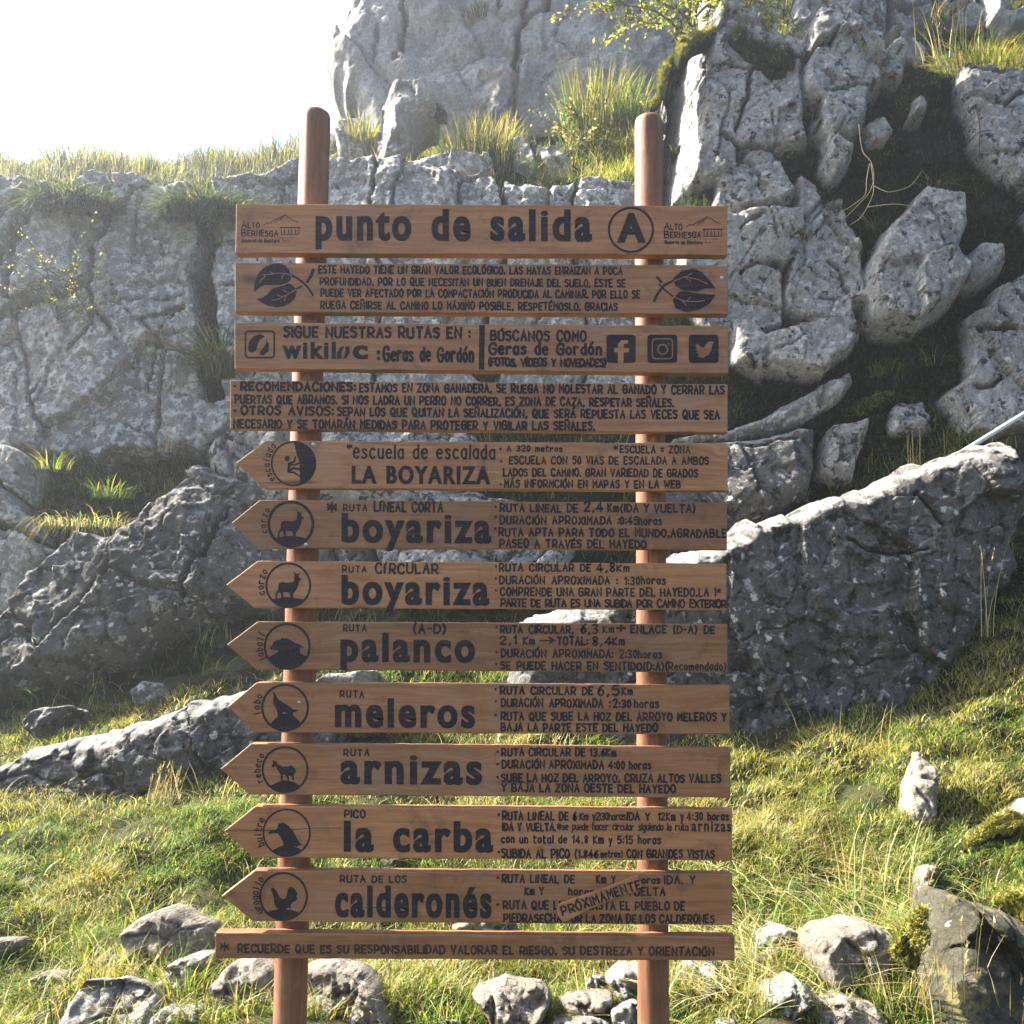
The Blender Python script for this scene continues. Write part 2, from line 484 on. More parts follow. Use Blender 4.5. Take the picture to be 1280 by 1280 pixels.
def rough_outline(poly, step, amp, seed):
    """subdivide a closed 2-D outline and roughen it, keeping its corners"""
    out = []
    n = len(poly)
    poly = np.asarray(poly, float)
    for k in range(n):
        a, b = poly[k], poly[(k + 1) % n]
        m_ = max(1, int(np.hypot(*(b - a)) / step))
        for j in range(m_):
            out.append(a + (b - a) * j / m_)
    out = np.array(out)
    for _ in range(2):
        out = 0.7 * out + 0.15 * (np.roll(out, 1, 0) + np.roll(out, -1, 0))
    p3 = np.c_[out, np.full(len(out), seed * 1.7)]
    out[:, 0] += amp * fbm(p3, 1 / (6 * step), 3, seed)
    out[:, 1] += amp * fbm(p3, 1 / (6 * step), 3, seed + 50)
    return out

ROCK_SURF = []
def fracture(Q, cell, seed, tilt, off, cw, cdep, tall=1.25):
    """broken rock: a warped cell pattern; every cell is a plane of its own, a step before or behind its neighbours, some with open joints"""
    g = np.random.default_rng(seed + 500)
    lo, hi = Q.min(0) - cell, Q.max(0) + cell
    sx = np.arange(lo[0], hi[0], cell); sz = np.arange(lo[1], hi[1], cell * tall)
    X, Z = np.meshgrid(sx, sz); X = X + (np.arange(len(sz)) % 2)[:, None] * cell * .5
    S = np.c_[X.ravel(), Z.ravel()] + g.uniform(-.42, .42, (X.size, 2)) * cell
    th = g.normal(0.25, .1); R_ = np.array(((math.cos(th), -math.sin(th)), (math.sin(th), math.cos(th))))
    q3 = np.c_[Q, np.full(len(Q), seed * .77)]
    W = Q + np.c_[fbm(q3, 1.1 / cell, 4, seed + 61), fbm(q3, 1.1 / cell, 4, seed + 62)] * cell * .13
    d1 = np.full(len(Q), 1e9); d2 = d1.copy(); k1 = np.zeros(len(Q), int); k2 = k1.copy()
    for k, s in enumerate(S):
        e = (W - s) @ R_
        d = np.hypot(e[:, 0], e[:, 1] / tall)
        a = d < d1; b = (~a) & (d < d2)
        d2[a] = d1[a]; k2[a] = k1[a]; d1[a] = d[a]; k1[a] = k
        d2[b] = d[b]; k2[b] = k
    b = (d2 - d1) * .5
    ofs = g.normal(0, off, len(S)); tl = g.normal(0, tilt, (len(S), 2))
    h = ofs[k1] + ((Q - S[k1]) * tl[k1]).sum(1)
    jw = cw * (0.15 + 1.6 * _hash((k1 + k2) * 7 + 3, np.abs(k1 - k2) * 13, k1 * 0, seed) ** 2)
    return h - cdep * np.clip(1.2 - b / np.maximum(jw, 1e-4), 0, 1) ** .8
def rock(name, poly, mat, D=None, T=0.25, back=None, R=None, lean=None, facet=None, nf=None, rough=0.02, cracks=(), chamfer=(), px=2.0, seed=0,
         parent=None, stand=False, edge=1.0, fuzz=None, frac=None, extend=True, plates=(), recess=0.3):
    """A stone whose outline is given in photo pixels on its own leaning plane D metres away; it has a faceted, cracked front that
    comes T metres forward and a rounded back."""
    poly = np.array(poly, float)
    cx = poly[:, 0].mean(); top, bot = poly[:, 1].min(), poly[:, 1].max()
    h_ = bot - top
    if extend and (stand or D is None):      # carry the stone on below the turf line so that it sits in the ground
        low = np.clip((poly[:, 1] - (top + 0.62 * h_)) / (0.38 * h_), 0, 1)
        poly[:, 1] += low * h_ * (0.30 if stand else 0.10)
    if D is None:
        if stand:
            Db = dterr(cx, bot) + 0.40 * T
            D = Db; ln = 0.25 if lean is None else lean
            zmid = at(cx, (top + bot) / 2, Db)[2]; zb = at(cx, bot, Db)[2]
            D = Db + ln * (zmid - zb)
        else:
            Dt, Db = dterr(cx, top), dterr(cx, bot)
            D = (Dt + Db) / 2
            zt, zb = at(cx, top, Dt)[2], at(cx, bot, Db)[2]
            ln = (Dt - Db) / max(zt - zb, 0.05) if lean is None else lean
            ln = min(ln, 0.26 if lean is None else lean)
            D = min(Db + ln * (at(cx, (top + bot) / 2, Db)[2] - zb) + 0.2 * T - 0.06, D - 0.02)
    else:
        ln = 0.3 if lean is None else lean
    c0 = at(cx, (top + bot) / 2, D)
    def onplane(pts):
        d = ray(pts[:, 0], pts[:, 1])
        # y = c0y + ln (z - c0z)
        s = (c0[1] - CAM[1] + ln * (CAM[2] - c0[2])) / (d[:, 1] - ln * d[:, 2])
        w = CAM + d * s[:, None]
        return w[:, [0, 2]]
    P2 = onplane(poly)
    res = px * D / FPX * 1.25
    size = math.sqrt(abs(np.ptp(P2[:, 0]) * np.ptp(P2[:, 1])))
    out = rough_outline(P2, res * 1.5, max(res * 0.9, 0.016 * size) * edge, seed + 11)
    lo, hi = out.min(0) - res, out.max(0) + res
    gx = np.arange(lo[0], hi[0] + res, res); gz = np.arange(lo[1], hi[1] + res, res)
    X, Z = np.meshgrid(gx, gz)
    Q = np.c_[X.ravel(), Z.ravel()]
    nx = len(gx)
    ins = inside(Q, out)
    d, near = seg_dist(Q, out, True)
    ok = ins | (d < 0.45 * res)
    ok2 = ok.reshape(X.shape)
    cell = ok2[:-1, :-1] & ok2[:-1, 1:] & ok2[1:, 1:] & ok2[1:, :-1]
    cnt = np.zeros(X.shape, int)
    cnt[:-1, :-1] += cell; cnt[:-1, 1:] += cell; cnt[1:, 1:] += cell; cnt[1:, :-1] += cell
    cnt = cnt.ravel()
    used = cnt > 0
    border = used & (cnt < 4)
    Q[border] = near[border]
    d[border | ~ins] = 0
    g = np.random.default_rng(seed + 1000)
    size = math.sqrt(abs(np.ptp(P2[:, 0]) * np.ptp(P2[:, 1])))
    R = R if R is not None else ((0.13 if stand else 0.05) * size + 0.015)
    facet = (0.42 if stand else 0.09) if facet is None else facet
    nf = (11 if stand else 6) if nf is None else nf
    q3 = np.c_[Q, np.full(len(Q), seed * 3.1)]
    dd = np.clip(d * (1 + 0.35 * fbm(q3, 1.5 / max(size, .1), 2, seed + 3)) / R, 0, 1)
    E = np.sqrt(np.clip(1 - (1 - dd) ** 2, 0, 1)) if stand else np.clip(dd / 0.85, 0, 1) ** 0.4
    F = np.full(len(Q), 9.0)
    for k in range(nf):
        w_ = 0.5 * g.random() if stand else 0.45
        s = P2[g.integers(len(P2))] * w_ + P2.mean(0) * (1 - w_)
        gr = g.normal(0, facet, 2)
        F = np.minimum(F, (Q - s) @ gr + 0.04 * size)
    F = np.clip(F, -0.35 * size - 0.1, 0.3 * size)
    H = T * E + F * dd
    for ln_px, slope in chamfer:
        a, b = onplane(np.array(ln_px, float))
        nrm = np.array((-(b - a)[1], (b - a)[0])); nrm /= np.linalg.norm(nrm)
        s = (Q - a) @ nrm
        H = np.minimum(H, slope * s + 0.02 * fbm(q3, 4, 3, seed + 8))
    H = H + rough * fbm(q3, 2.6, 7, seed + 5, 0.58) * 1.2 * np.clip(dd * 2, 0.15, 1)
    stp = fbm(q3 + np.c_[0.5 * Q[:, 1], 0 * Q[:, 0], 0 * Q[:, 0]], 2.6, 3, seed + 31) * 3.0
    fs = stp - np.floor(stp)
    H = H + rough * 1.1 * (np.floor(stp) + np.clip(fs * 5, 0, 1)) / 3.0 * np.clip(dd * 2, 0, 1)
    H = H + rough * 0.5 * fbm(q3, 18.0, 3, seed + 7) * np.clip(dd * 3, 0, 1)
    if frac is None: frac = ((0.36 * size, .30, .03 * size, .006 * size, .03 * size),) if stand else ((0.42, .14, .028, .010, .06), (0.17, .12, .007, .003, .02))
    for i_, fr_ in enumerate(frac):
        H = H + fracture(Q, fr_[0], seed * 3 + 7 * i_, *fr_[1:]) * np.clip(d / (0.05 * size + .01), 0, 1)
    sunk = np.zeros(len(Q))
    if plates:      # blocks that stand out of a mossy, hollowed wall
        sunk[:] = 1.0
        wq = Q + np.c_[fbm(q3, 5, 3, seed + 71), fbm(q3, 5, 3, seed + 72)] * 0.022
        add = np.full(len(Q), -recess)
        for pl in plates:
            ol = onplane(np.array(pl, float))
            near_ = (np.abs(wq - ol.mean(0)) < np.ptp(ol, axis=0) * .5 + .15).all(1)
            ii = np.flatnonzero(near_)
            if not len(ii): continue
            dp, _ = seg_dist(wq[ii], ol, True); sg = np.where(inside(wq[ii], ol), dp, -dp)
            tl = g.normal(0, .07, 2); o_ = g.normal(0, .05)
            hp = -recess * (1 - np.clip(sg / 0.05 + .45, 0, 1) ** .55) + (o_ + ((wq[ii] - ol.mean(0)) * tl).sum(1)) * np.clip(sg / .05, 0, 1)
            add[ii] = np.maximum(add[ii], hp)
            sunk[ii] = np.minimum(sunk[ii], np.clip((-sg - .012) / .02, 0, 1))
        H = H + add + sunk * 0.10 * fbm(q3, 2.2, 4, seed + 75)
    wob = np.c_[fbm(q3, 9, 3, seed + 21), fbm(q3, 9, 3, seed + 22)] * res * 1.4
    if stand:      # weathered seams of its own
        for _k in range(3):
            a_ = P2.mean(0) + g.normal(0, .22, 2) * size; th = g.random() * 6.28
            ln_ = [a_ + (j - 2) * 0.2 * size * np.array((math.cos(th), math.sin(th))) + g.normal(0, .04, 2) * size for j in range(5)]
            cd, _ = seg_dist(Q + np.c_[fbm(q3, 9, 3, seed + 41), fbm(q3, 9, 3, seed + 42)] * res * 2, ln_)
            H = H - 0.03 * np.clip(1 - cd / (res * 1.6), 0, 1)
    cleft = np.zeros(len(Q))
    for pts, w, dep in cracks:
        cd, _ = seg_dist(Q + wob, onplane(np.array(pts, float)))
        ww = max(w * D / FPX * 0.5, res * 0.75)
        H = H - 1.5 * dep * np.clip(1.25 - cd / ww, 0, 1) ** 0.5
        cleft = np.maximum(cleft, np.clip(1.5 - cd / ww, 0, 1) * min(1, w / 5))  # crack mask: shade of the joints painted dark along with their earth
    back = T * 0.8 if back is None else back
    Hb = back * E
    y0 = c0[1] + ln * (Q[:, 1] - c0[2])
    # in front: along the plane's normal, roughly -y and a little up
    nl = math.sqrt(1 + ln * ln)
    fr = np.c_[Q[:, 0], y0 - H / nl, Q[:, 1] + H * ln / nl]
    bk = np.c_[Q[:, 0], y0 + Hb, Q[:, 1] - 0.1 * Hb]
    fr[border] = np.c_[Q, y0][border][:, [0, 2, 1]]
    ids = np.flatnonzero(used)
    mp = np.full(len(Q), -1); mp[ids] = np.arange(len(ids))
    bi = np.flatnonzero(used & ~border)
    mb = mp.copy(); mb[bi] = len(ids) + np.arange(len(bi))
    V = np.r_[fr[ids], bk[bi]]
    r_, c_ = np.nonzero(cell)
    v00 = r_ * nx + c_; qd = np.stack([v00, v00 + 1, v00 + nx + 1, v00 + nx], 1)
    faces = np.r_[mp[qd], mb[qd][:, ::-1]]
    base = V.mean(0); base[2] = V[:, 2].min()
    cleft = np.maximum(cleft, sunk)
    cl_ = np.r_[cleft[ids], cleft[bi] * 0]
    o = mesh_obj(name, V, faces, mat, parent, base, color=np.repeat(cl_[:, None], 3, 1))
    if fuzz is not None:
        ROCK_SURF.append((fuzz, fr[used & ~border & ((sunk > .7) if plates else True)]))
    return o
# ------------------------------------------------------------------ crags
def zp(x0, y0, s, pts):
    return [(x0 + x / s, y0 + y / s) for x, y in pts]

MERGE = {20,21,22,23,24,25,26,261,27,28,282,29,30,40,41,42,43,44}
def crag(label, blocks, px, D, grow=0):
    b = at(px, 600, D); root = empty('crag', (b[0], b[1], b[2]))
    tag(root, label, kind='structure')
    if grow:
        blocks = [dict(b) for b in blocks]
        mg = [b for b in blocks if b.get('seed') in MERGE]
        grown = []
        for b in mg:
            c = np.mean(b['poly'], 0); q = np.array(b['poly'], float) - c
            grown.append(c + q * (1 + 3.0 / (np.hypot(*q.T) + 1e-6))[:, None])
        for b in blocks:
            if b.get('plates') == 'merge':
                b['plates'] = grown; b['cracks'] = [c for m_ in mg for c in m_.get('cracks', ())]
        blocks = [b for b in blocks if b.get('seed') not in MERGE]
    for kw in blocks:
        if grow and len(kw['poly']) and kw.get('seed') != 70:
            c = np.mean(kw['poly'], 0); q = np.array(kw['poly'], float) - c
            kw = dict(kw, poly=c + q * (1 + grow / (np.hypot(*q.T) + 1e-6))[:, None])
        rock('rock_block', parent=root, **kw)
    return root

LS, LL, SP, DK, FR, FS, MS = (M[k] for k in ('limestone', 'limestone_lichen', 'spotted', 'dark_rock', 'far_rock', 'field_stone', 'mossy_stone'))
W1 = lambda *p: zp(0, 160, 3.2, p)
W4 = lambda *p: zp(380, 0, 2.783, p)
W5 = lambda *p: zp(800, 0, 2.667, p)
W6 = lambda *p: zp(840, 400, 2.56, p)
Z6 = lambda *p: zp(1020, 0, 4.923, p)

crag('lichen covered limestone crag wall running from the left edge to behind the sign', [
 dict(poly=[(-90,262),(-20,258),(20,256),(45,252),(72,262),(100,256),(131,244),(165,248),(200,247),(235,258),(262,262),(300,250),(340,242),(380,234),(440,226),(520,235),(600,240),(640,262),(668,270),(720,258),(760,256),(800,270),(846,318),(850,500),(810,560),(620,566),(480,562),(330,560),(280,590),(240,600),(212,600),(165,600),(125,600),(78,600),(22,600),(-20,600),(-90,600)],
      mat=LL, D=9.4, lean=.26, T=.34, R=.10, seed=6, facet=0.0, nf=1, rough=.03, px=1.9, extend=False, frac=((.95, .07, .04, .014, .10), (.30, .08, .010, .004, .03)), back=.6, cracks=[
      ([(74,262),(54,300),(47,345),(40,402)], 7, .25), ([(-10,376),(37,304),(52,290)], 6, .16), ([(47,322),(33,356),(20,410),(8,436)], 8, .22), ([(-40,396),(20,372)], 6, .14), ([(-60,446),(8,432)], 8, .2),
      ([(78,276),(64,316),(54,340)], 5, .12), ([(158,250),(154,307),(138,338),(134,386)], 8, .26), ([(138,384),(105,398),(70,408),(22,430),(4,448)], 13, .3), ([(22,432),(10,500),(4,560)], 9, .25),
      ([(268,255),(280,330),(268,380),(280,440),(284,520)], 22, .4), ([(160,300),(190,276),(215,262)], 7, .15),
      (W1((250,390),(350,385),(480,382)), 2.5, .05), (W1((340,390),(330,440),(345,470)), 2, .04), (W1((420,420),(480,480)), 2.5, .05),
      (W1((430,750),(470,850),(440,940),(370,1000)), 4, .14), (W1((475,850),(550,950)), 3, .08), (W1((640,905),(700,872),(800,838)), 6, .14),
      (W1((760,870),(700,960),(680,1050),(660,1130)), 3.5, .1), (W1((540,840),(570,808),(650,805)), 2, .05), (W1((690,800),(800,785)), 2, .05),
      (W1((210,1190),(250,1130)), 4, .08), ([(300,392),(420,394),(520,398),(620,394)], 4, .12), ([(480,240),(470,330),(490,400),(470,550)], 4, .12), ([(620,246),(642,340),(606,430),(616,560)], 6, .2),
      ([(300,470),(470,468),(606,474)], 4, .12), ([(640,400),(720,398),(846,396)], 4, .12), ([(720,262),(705,330),(735,470),(715,550)], 3.5, .1), ([(620,472),(760,474),(846,466)], 4, .1)]),
 dict(poly=[(19,537),(35,523),(47,532),(48,549),(35,556),(21,550)], mat=LL, T=.14, seed=7, D=8.72),
 dict(poly=[(-90,560),(-10,566),(31,571),(62,588),(52,640),(76,690),(104,704),(64,738),(34,790),(-20,830),(-90,850)], mat=LL, T=.35, R=.1, seed=9, D=8.3, lean=.35, cracks=[([(-40,600),(20,620),(60,660)], 5, .12), ([(-40,690),(30,680),(70,690)], 7, .2), ([(20,680),(0,760)], 4, .1)]),
 dict(poly=[(477,230),(517,219),(560,208),(617,211),(622,234),(582,240),(524,245),(488,241)], mat=LL, T=.25, seed=14),
 dict(poly=[(632,187),(657,185),(675,198),(693,201),(714,219),(721,236),(718,252),(689,258),(628,256),(622,216)], mat=LS, T=.4, seed=15, D=11.2, facet=.2,
      cracks=[([(660,188),(671,219),(686,256)], 3.5, .12), ([(693,222),(700,232)],3,.05)]),
 dict(poly=[(479,131),(491,126),(513,129),(535,137),(552,155),(549,164),(537,164),(519,182),(511,203),(499,209),(470,220),(465,212),(473,172)], mat=LS, T=.5, seed=16, D=11.8, facet=.25,
      chamfer=[([(482,128),(468,214)], 2.2)], rough=.03),
 dict(poly=[(420,170),(440,160),(462,164),(470,176),(462,212),(425,214)], mat=LL, T=.3, seed=17, D=12.2),
], 300, 9.4)

crag('tall smooth pale cliff rising behind the sign into the top edge', [
 dict(poly=[(440,-160),(425,-60),(425,-2),(441,22),(427,32),(431,50),(438,58),(424,74),(408,95),(411,125),(432,142),(470,185),(560,225),(700,235),(840,230),(900,180),(930,90),(930,-60),(900,-160)],
      mat=FR, D=14.5, T=.9, R=.4, lean=.28, facet=.08, nf=5, rough=.05, frac=((1.5, .12, .07, .02, .12), (.5, .1, .015, .006, .04)), px=2.2, seed=18, back=2.2, cracks=[
      (W4((340,350),(372,230),(362,120),(430,80),(500,20)), 5, .3), (W4((165,150),(300,150),(362,125)), 3, .15), (W4((500,10),(400,50),(300,70),(240,112)), 5, .2),
      (W4((730,430),(750,270),(830,230),(870,160),(912,85)), 5, .3), (W4((752,270),(782,180)), 3, .12), (W4((675,240),(688,175)), 3, .15), (W4((270,345),(272,250)), 2.5, .1),
      (W4((960,140),(1000,160),(1040,160)), 3, .15), (W4((1050,215),(1100,205),(1140,190),(1180,190)), 4, .15), (W4((1100,260),(1140,230),(1150,190)), 4, .15),
      (W4((700,130),(760,165),(830,190)), 2, .08)]),
 dict(poly=[(415,44),(422,38),(429,46),(428,56),(418,58)], mat=FR, D=14.5, T=.12, seed=19),
], 620, 15)

crag('shaded blocky limestone crag at the right with dark moss between its blocks', [
 dict(poly=[(828,158),(832,105),(864,66),(901,52),(928,66),(945,84),(990,78),(995,70),(1025,64),(1054,79),(1080,99),(1112,86),(1180,112),(1222,120),(1262,132),(1420,150),(1420,640),(1180,640),(1000,570),(820,540),(822,262)],
      mat=M['crag_rock'], T=.34, R=.09, seed=70, facet=0.0, nf=1, px=1.9, D=9.0, lean=.26, extend=False, rough=.022, frac=((.55, .06, .03, .007, .06), (.22, .08, .010, .004, .025)), back=1.6, fuzz='wall', recess=.27,
      chamfer=[([(868,50),(836,268)], 3.2)], plates='merge'),
 dict(poly=[(828,158),(833,105),(864,71),(901,56),(928,71),(941,98),(969,101),(986,109),(982,150),(982,188),(988,218),(958,229),(912,225),(909,240),(890,257),(834,262),(826,225)],
      mat=LS, D=9.3, T=.7, R=.07, facet=.05, nf=4, rough=.016, seed=20, back=2.0, lean=.18,
      chamfer=[([(866,60),(836,268)], 4.5)], cracks=[
      (W5((150,355),(200,350),(330,380),(400,345),(485,345)), 3.5, .1), (W5((400,360),(480,345)), 7, .1), (W5((330,380),(312,470),(280,560)), 3.5, .08), (W5((230,570),(290,600),(300,640)), 4, .1),
      (W5((290,600),(420,605)), 4, .06), (W5((240,330),(275,360)), 2, .03)]),
 dict(poly=[(993,75),(1025,69),(1051,83),(1056,99),(1077,103),(1080,128),(1077,150),(1061,158),(1060,188),(1041,217),(1014,219),(1003,210),(1001,176),(988,172),(987,142),(994,124)],
      mat=LS, T=.42, back=1.8, R=.06, facet=.06, nf=4, rough=.014, seed=21, D=9.35, lean=.25, cracks=[(W5((500,315),(560,300),(595,278)), 5, .1), (W5((545,462),(610,445),(692,430)), 3, .06), (W5((545,390),(575,400),(580,430)), 2, .04), (W5((540,480),(545,560)), 4, .1)]),
 dict(poly=[(888,259),(924,231),(950,233),(962,255),(977,278),(965,291),(912,298),(886,292)], mat=LS, T=.34, R=.07, seed=22, cracks=[(W5((290,640),(330,650),(350,690)), 2, .03)]),
 dict(poly=[(846,322),(880,312),(912,307),(950,303),(981,307),(987,326),(977,352),(958,368),(962,397),(962,428),(942,437),(880,441),(846,400)], mat=LL, T=.32, R=.07, seed=23,
      cracks=[(W5((300,1000),(340,975),(430,975)), 4, .08), (W5((300,870),(360,830)), 3, .06), (W5((300,790),(420,800)), 3, .05)]),
 dict(poly=[(987,326),(1010,292),(1029,296),(1047,330),(1060,375),(1062,405),(1041,407),(1046,427),(1002,427),(971,412),(971,397),(980,356)], mat=LS, T=.36, R=.07, seed=24,
      cracks=[(W5((580,960),(610,990),(640,1060)), 3, .07), (W5((560,1080),(620,1090)), 2, .04), (W5((560,780),(500,830),(490,900)), 2, .04)]),
 dict(poly=[(940,451),(973,439),(1043,426),(1054,447),(1047,464),(1024,480),(1004,494),(977,492),(940,488)], mat=LS, T=.34, R=.07, seed=25, cracks=[(W6((270,130),(350,95),(420,85)), 2, .04)]),
 dict(poly=[(905,435),(934,438),(944,459),(935,494),(922,491),(905,485)], mat=LL, T=.25, seed=26),
 dict(poly=[(985,262),(1000,270),(1010,290),(990,318),(984,300)], mat=LS, T=.2, seed=261),
 dict(poly=[(1063,405),(1070,370),(1085,330),(1110,305),(1125,282),(1170,298),(1177,330),(1160,358),(1172,382),(1166,402),(1140,427),(1115,442),(1080,442),(1065,427)],
      mat=SP, T=.28, seed=27, rough=.03, facet=.15),
 dict(poly=[(1182,127),(1209,122),(1221,139),(1240,134),(1262,150),(1266,169),(1300,176),(1340,200),(1340,262),(1265,268),(1240,259),(1218,235),(1200,215),(1196,185),(1186,160)], mat=SP, T=.42, seed=28, facet=.2, rough=.03,
      cracks=[(W5((1020,340),(1090,370),(1130,372)), 3, .08), (W5((1130,480),(1180,440),(1240,450)), 3, .08), (W5((1240,480),(1290,520)), 3, .06)]),
 dict(poly=[(1212,405),(1240,384),(1266,371),(1276,420),(1263,442),(1256,470),(1271,510),(1250,562),(1210,567),(1183,562),(1158,520),(1188,495),(1194,455),(1200,440)], mat=SP, T=.34, seed=29, facet=.18,
      cracks=[(W6((910,120),(960,125),(1010,118)), 6, .1), (W6((960,55),(985,90),(1000,100)), 3, .06), (W6((1030,0),(1060,60),(1040,100)), 4, .08), (W6((890,290),(950,285),(985,260)), 4, .06), (W6((970,225),(985,250)), 2, .04)]),
 dict(poly=[(1172,372),(1192,350),(1218,350),(1223,368),(1196,388),(1178,392)], mat=LL, T=.16, seed=282),
 dict(poly=[(1262,292),(1300,272),(1330,280),(1330,350),(1285,342),(1270,325)], mat=LL, T=.25, seed=30),
 dict(poly=[(975,57),(990,20),(1005,-40),(1062,-40),(1067,20),(1050,46),(1000,64)], mat=LS, T=.4, seed=32, cracks=[([(1010,-20),(1040,20),(1060,25)],3,.08),([(1000,20),(1030,50)],3,.06)]),
 dict(poly=[(1096,-40),(1150,-40),(1151,36),(1120,52),(1107,40),(1099,10)], mat=LS, T=.42, seed=33, facet=.12, cracks=[([(1105,30),(1120,40),(1148,34)], 2.5, .05)]),
 dict(poly=[(1070,-40),(1094,-40),(1098,20),(1104,45),(1080,52),(1070,20)], mat=LL, T=.25, seed=331),
 dict(poly=[(872,-40),(965,-40),(970,30),(966,62),(930,62),(900,50),(882,42)], mat=LS, T=.45, seed=34, cracks=[([(900,10),(930,40)], 3, .08), ([(940,-20),(935,30),(960,60)], 3, .08)]),
 dict(poly=[(1105,56),(1126,53),(1149,71),(1146,84),(1119,81)], mat=LS, T=.2, seed=35),
 dict(poly=[(1240,32),(1270,21),(1278,36),(1250,51)], mat=LS, T=.2, seed=36),
 dict(poly=[(1185,26),(1209,15),(1224,30),(1213,39),(1195,39)], mat=LS, T=.18, seed=37),
 dict(poly=[(1222,-30),(1247,-30),(1253,20),(1235,28)], mat=LL, T=.2, seed=38),
 dict(poly=[(1155,-40),(1215,-40),(1222,0),(1190,14),(1160,6)], mat=SP, T=.25, seed=381),
 dict(poly=[(1169,85),(1180,74),(1188,81),(1181,94),(1166,92)], mat=LS, T=.16, seed=39),
 dict(poly=[(1085,114),(1111,88),(1115,95),(1108,132),(1102,147),(1080,141)], mat=LS, T=.2, seed=40, facet=.3),
 dict(poly=[(1013,221),(1026,220),(1041,240),(1021,262),(1013,248)], mat=LS, T=.18, seed=41),
 dict(poly=[(1058,205),(1078,190),(1092,210),(1080,222),(1066,224)], mat=SP, T=.12, seed=42),
 dict(poly=[(1118,172),(1130,182),(1126,190),(1116,188)], mat=LS, T=.1, seed=43),
 dict(poly=[(1188,432),(1216,418),(1206,446),(1190,462)], mat=LL, T=.14, seed=44),
], 1060, 9.4, grow=5)

# ------------------------------------------------------------------ free rocks, each a thing
def boulder(label, poly, mat, seed, group=None, name='boulder', cat='rock', **kw):
    kw.setdefault('stand', True)
    o = rock(name, poly, mat, seed=seed, **kw)
    return tag(o, label, cat, group)

R3 = lambda *p: zp(0, 880, 3.2, p)
R7 = lambda *p: zp(840, 840, 2.909, p)
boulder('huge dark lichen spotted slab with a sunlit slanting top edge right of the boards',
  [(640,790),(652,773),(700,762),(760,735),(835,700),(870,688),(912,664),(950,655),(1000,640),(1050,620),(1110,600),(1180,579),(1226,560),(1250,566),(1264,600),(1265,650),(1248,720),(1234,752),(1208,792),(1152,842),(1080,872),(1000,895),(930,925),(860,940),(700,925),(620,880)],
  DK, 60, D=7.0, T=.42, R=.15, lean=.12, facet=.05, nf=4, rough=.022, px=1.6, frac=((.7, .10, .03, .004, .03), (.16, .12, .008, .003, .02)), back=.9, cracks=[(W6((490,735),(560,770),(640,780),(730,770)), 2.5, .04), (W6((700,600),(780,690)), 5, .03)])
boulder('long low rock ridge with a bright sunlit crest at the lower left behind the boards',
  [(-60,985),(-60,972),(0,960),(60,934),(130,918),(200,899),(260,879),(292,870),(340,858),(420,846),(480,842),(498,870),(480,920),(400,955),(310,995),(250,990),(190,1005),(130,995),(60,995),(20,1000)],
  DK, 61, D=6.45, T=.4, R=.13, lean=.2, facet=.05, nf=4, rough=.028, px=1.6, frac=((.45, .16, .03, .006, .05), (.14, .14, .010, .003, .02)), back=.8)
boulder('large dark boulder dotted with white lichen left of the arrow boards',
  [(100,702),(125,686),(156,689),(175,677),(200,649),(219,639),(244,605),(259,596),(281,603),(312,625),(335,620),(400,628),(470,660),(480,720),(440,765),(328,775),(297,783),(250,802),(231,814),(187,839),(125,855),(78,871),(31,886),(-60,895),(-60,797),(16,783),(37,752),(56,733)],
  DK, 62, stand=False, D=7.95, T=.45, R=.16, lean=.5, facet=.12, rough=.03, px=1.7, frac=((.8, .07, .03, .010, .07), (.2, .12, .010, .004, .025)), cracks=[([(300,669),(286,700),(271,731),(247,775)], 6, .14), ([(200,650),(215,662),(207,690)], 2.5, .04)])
boulder('pale topped dark rock behind the tips of the two upper arrow boards',
  [(262,577),(294,548),(328,541),(366,546),(430,543),(560,548),(600,560),(610,600),(540,640),(420,640),(335,640),(310,622),(275,609)],
  SP, 63, stand=False, D=8.3, T=.4, R=.3, lean=.8, rough=.04, cracks=[([(290,570),(330,600),(370,605)], 3, .08)])
boulder('grey speckled rock hidden behind the middle of the arrow boards',
  [(470,640),(520,622),(600,625),(680,640),(720,690),(690,745),(600,762),(500,752),(470,700)], SP, 64, stand=False, D=8.0, T=.35, rough=.04)
boulder('leaning lichen grey slab above the big dark slab at the right',
  [(830,556),(879,552),(934,533),(996,504),(1055,471),(1064,486),(1041,514),(1018,530),(969,550),(910,560),(850,570)], LL, 65, stand=False, D=8.42, lean=.26, T=.3, R=.10, facet=.1)
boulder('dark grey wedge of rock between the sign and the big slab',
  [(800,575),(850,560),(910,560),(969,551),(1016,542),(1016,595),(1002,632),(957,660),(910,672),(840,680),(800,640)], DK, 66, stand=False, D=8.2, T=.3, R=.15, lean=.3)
boulder('pale block with a pointed upper corner above the slab, left of a small square stone',
  [(1029,542),(1086,526),(1076,564),(1065,584),(1063,610),(1043,616),(1014,602),(1018,572)], SP, 67, stand=False, D=8.3, T=.3, R=.1, lean=.25, facet=.12)
boulder('small squarish stone with a dead stalk in front, above the slab',
  [(1104,521),(1113,512),(1150,507),(1160,525),(1154,555),(1098,558),(1096,545)], SP, 68, stand=False, D=8.42, lean=.26, T=.22, R=.1, facet=.12)

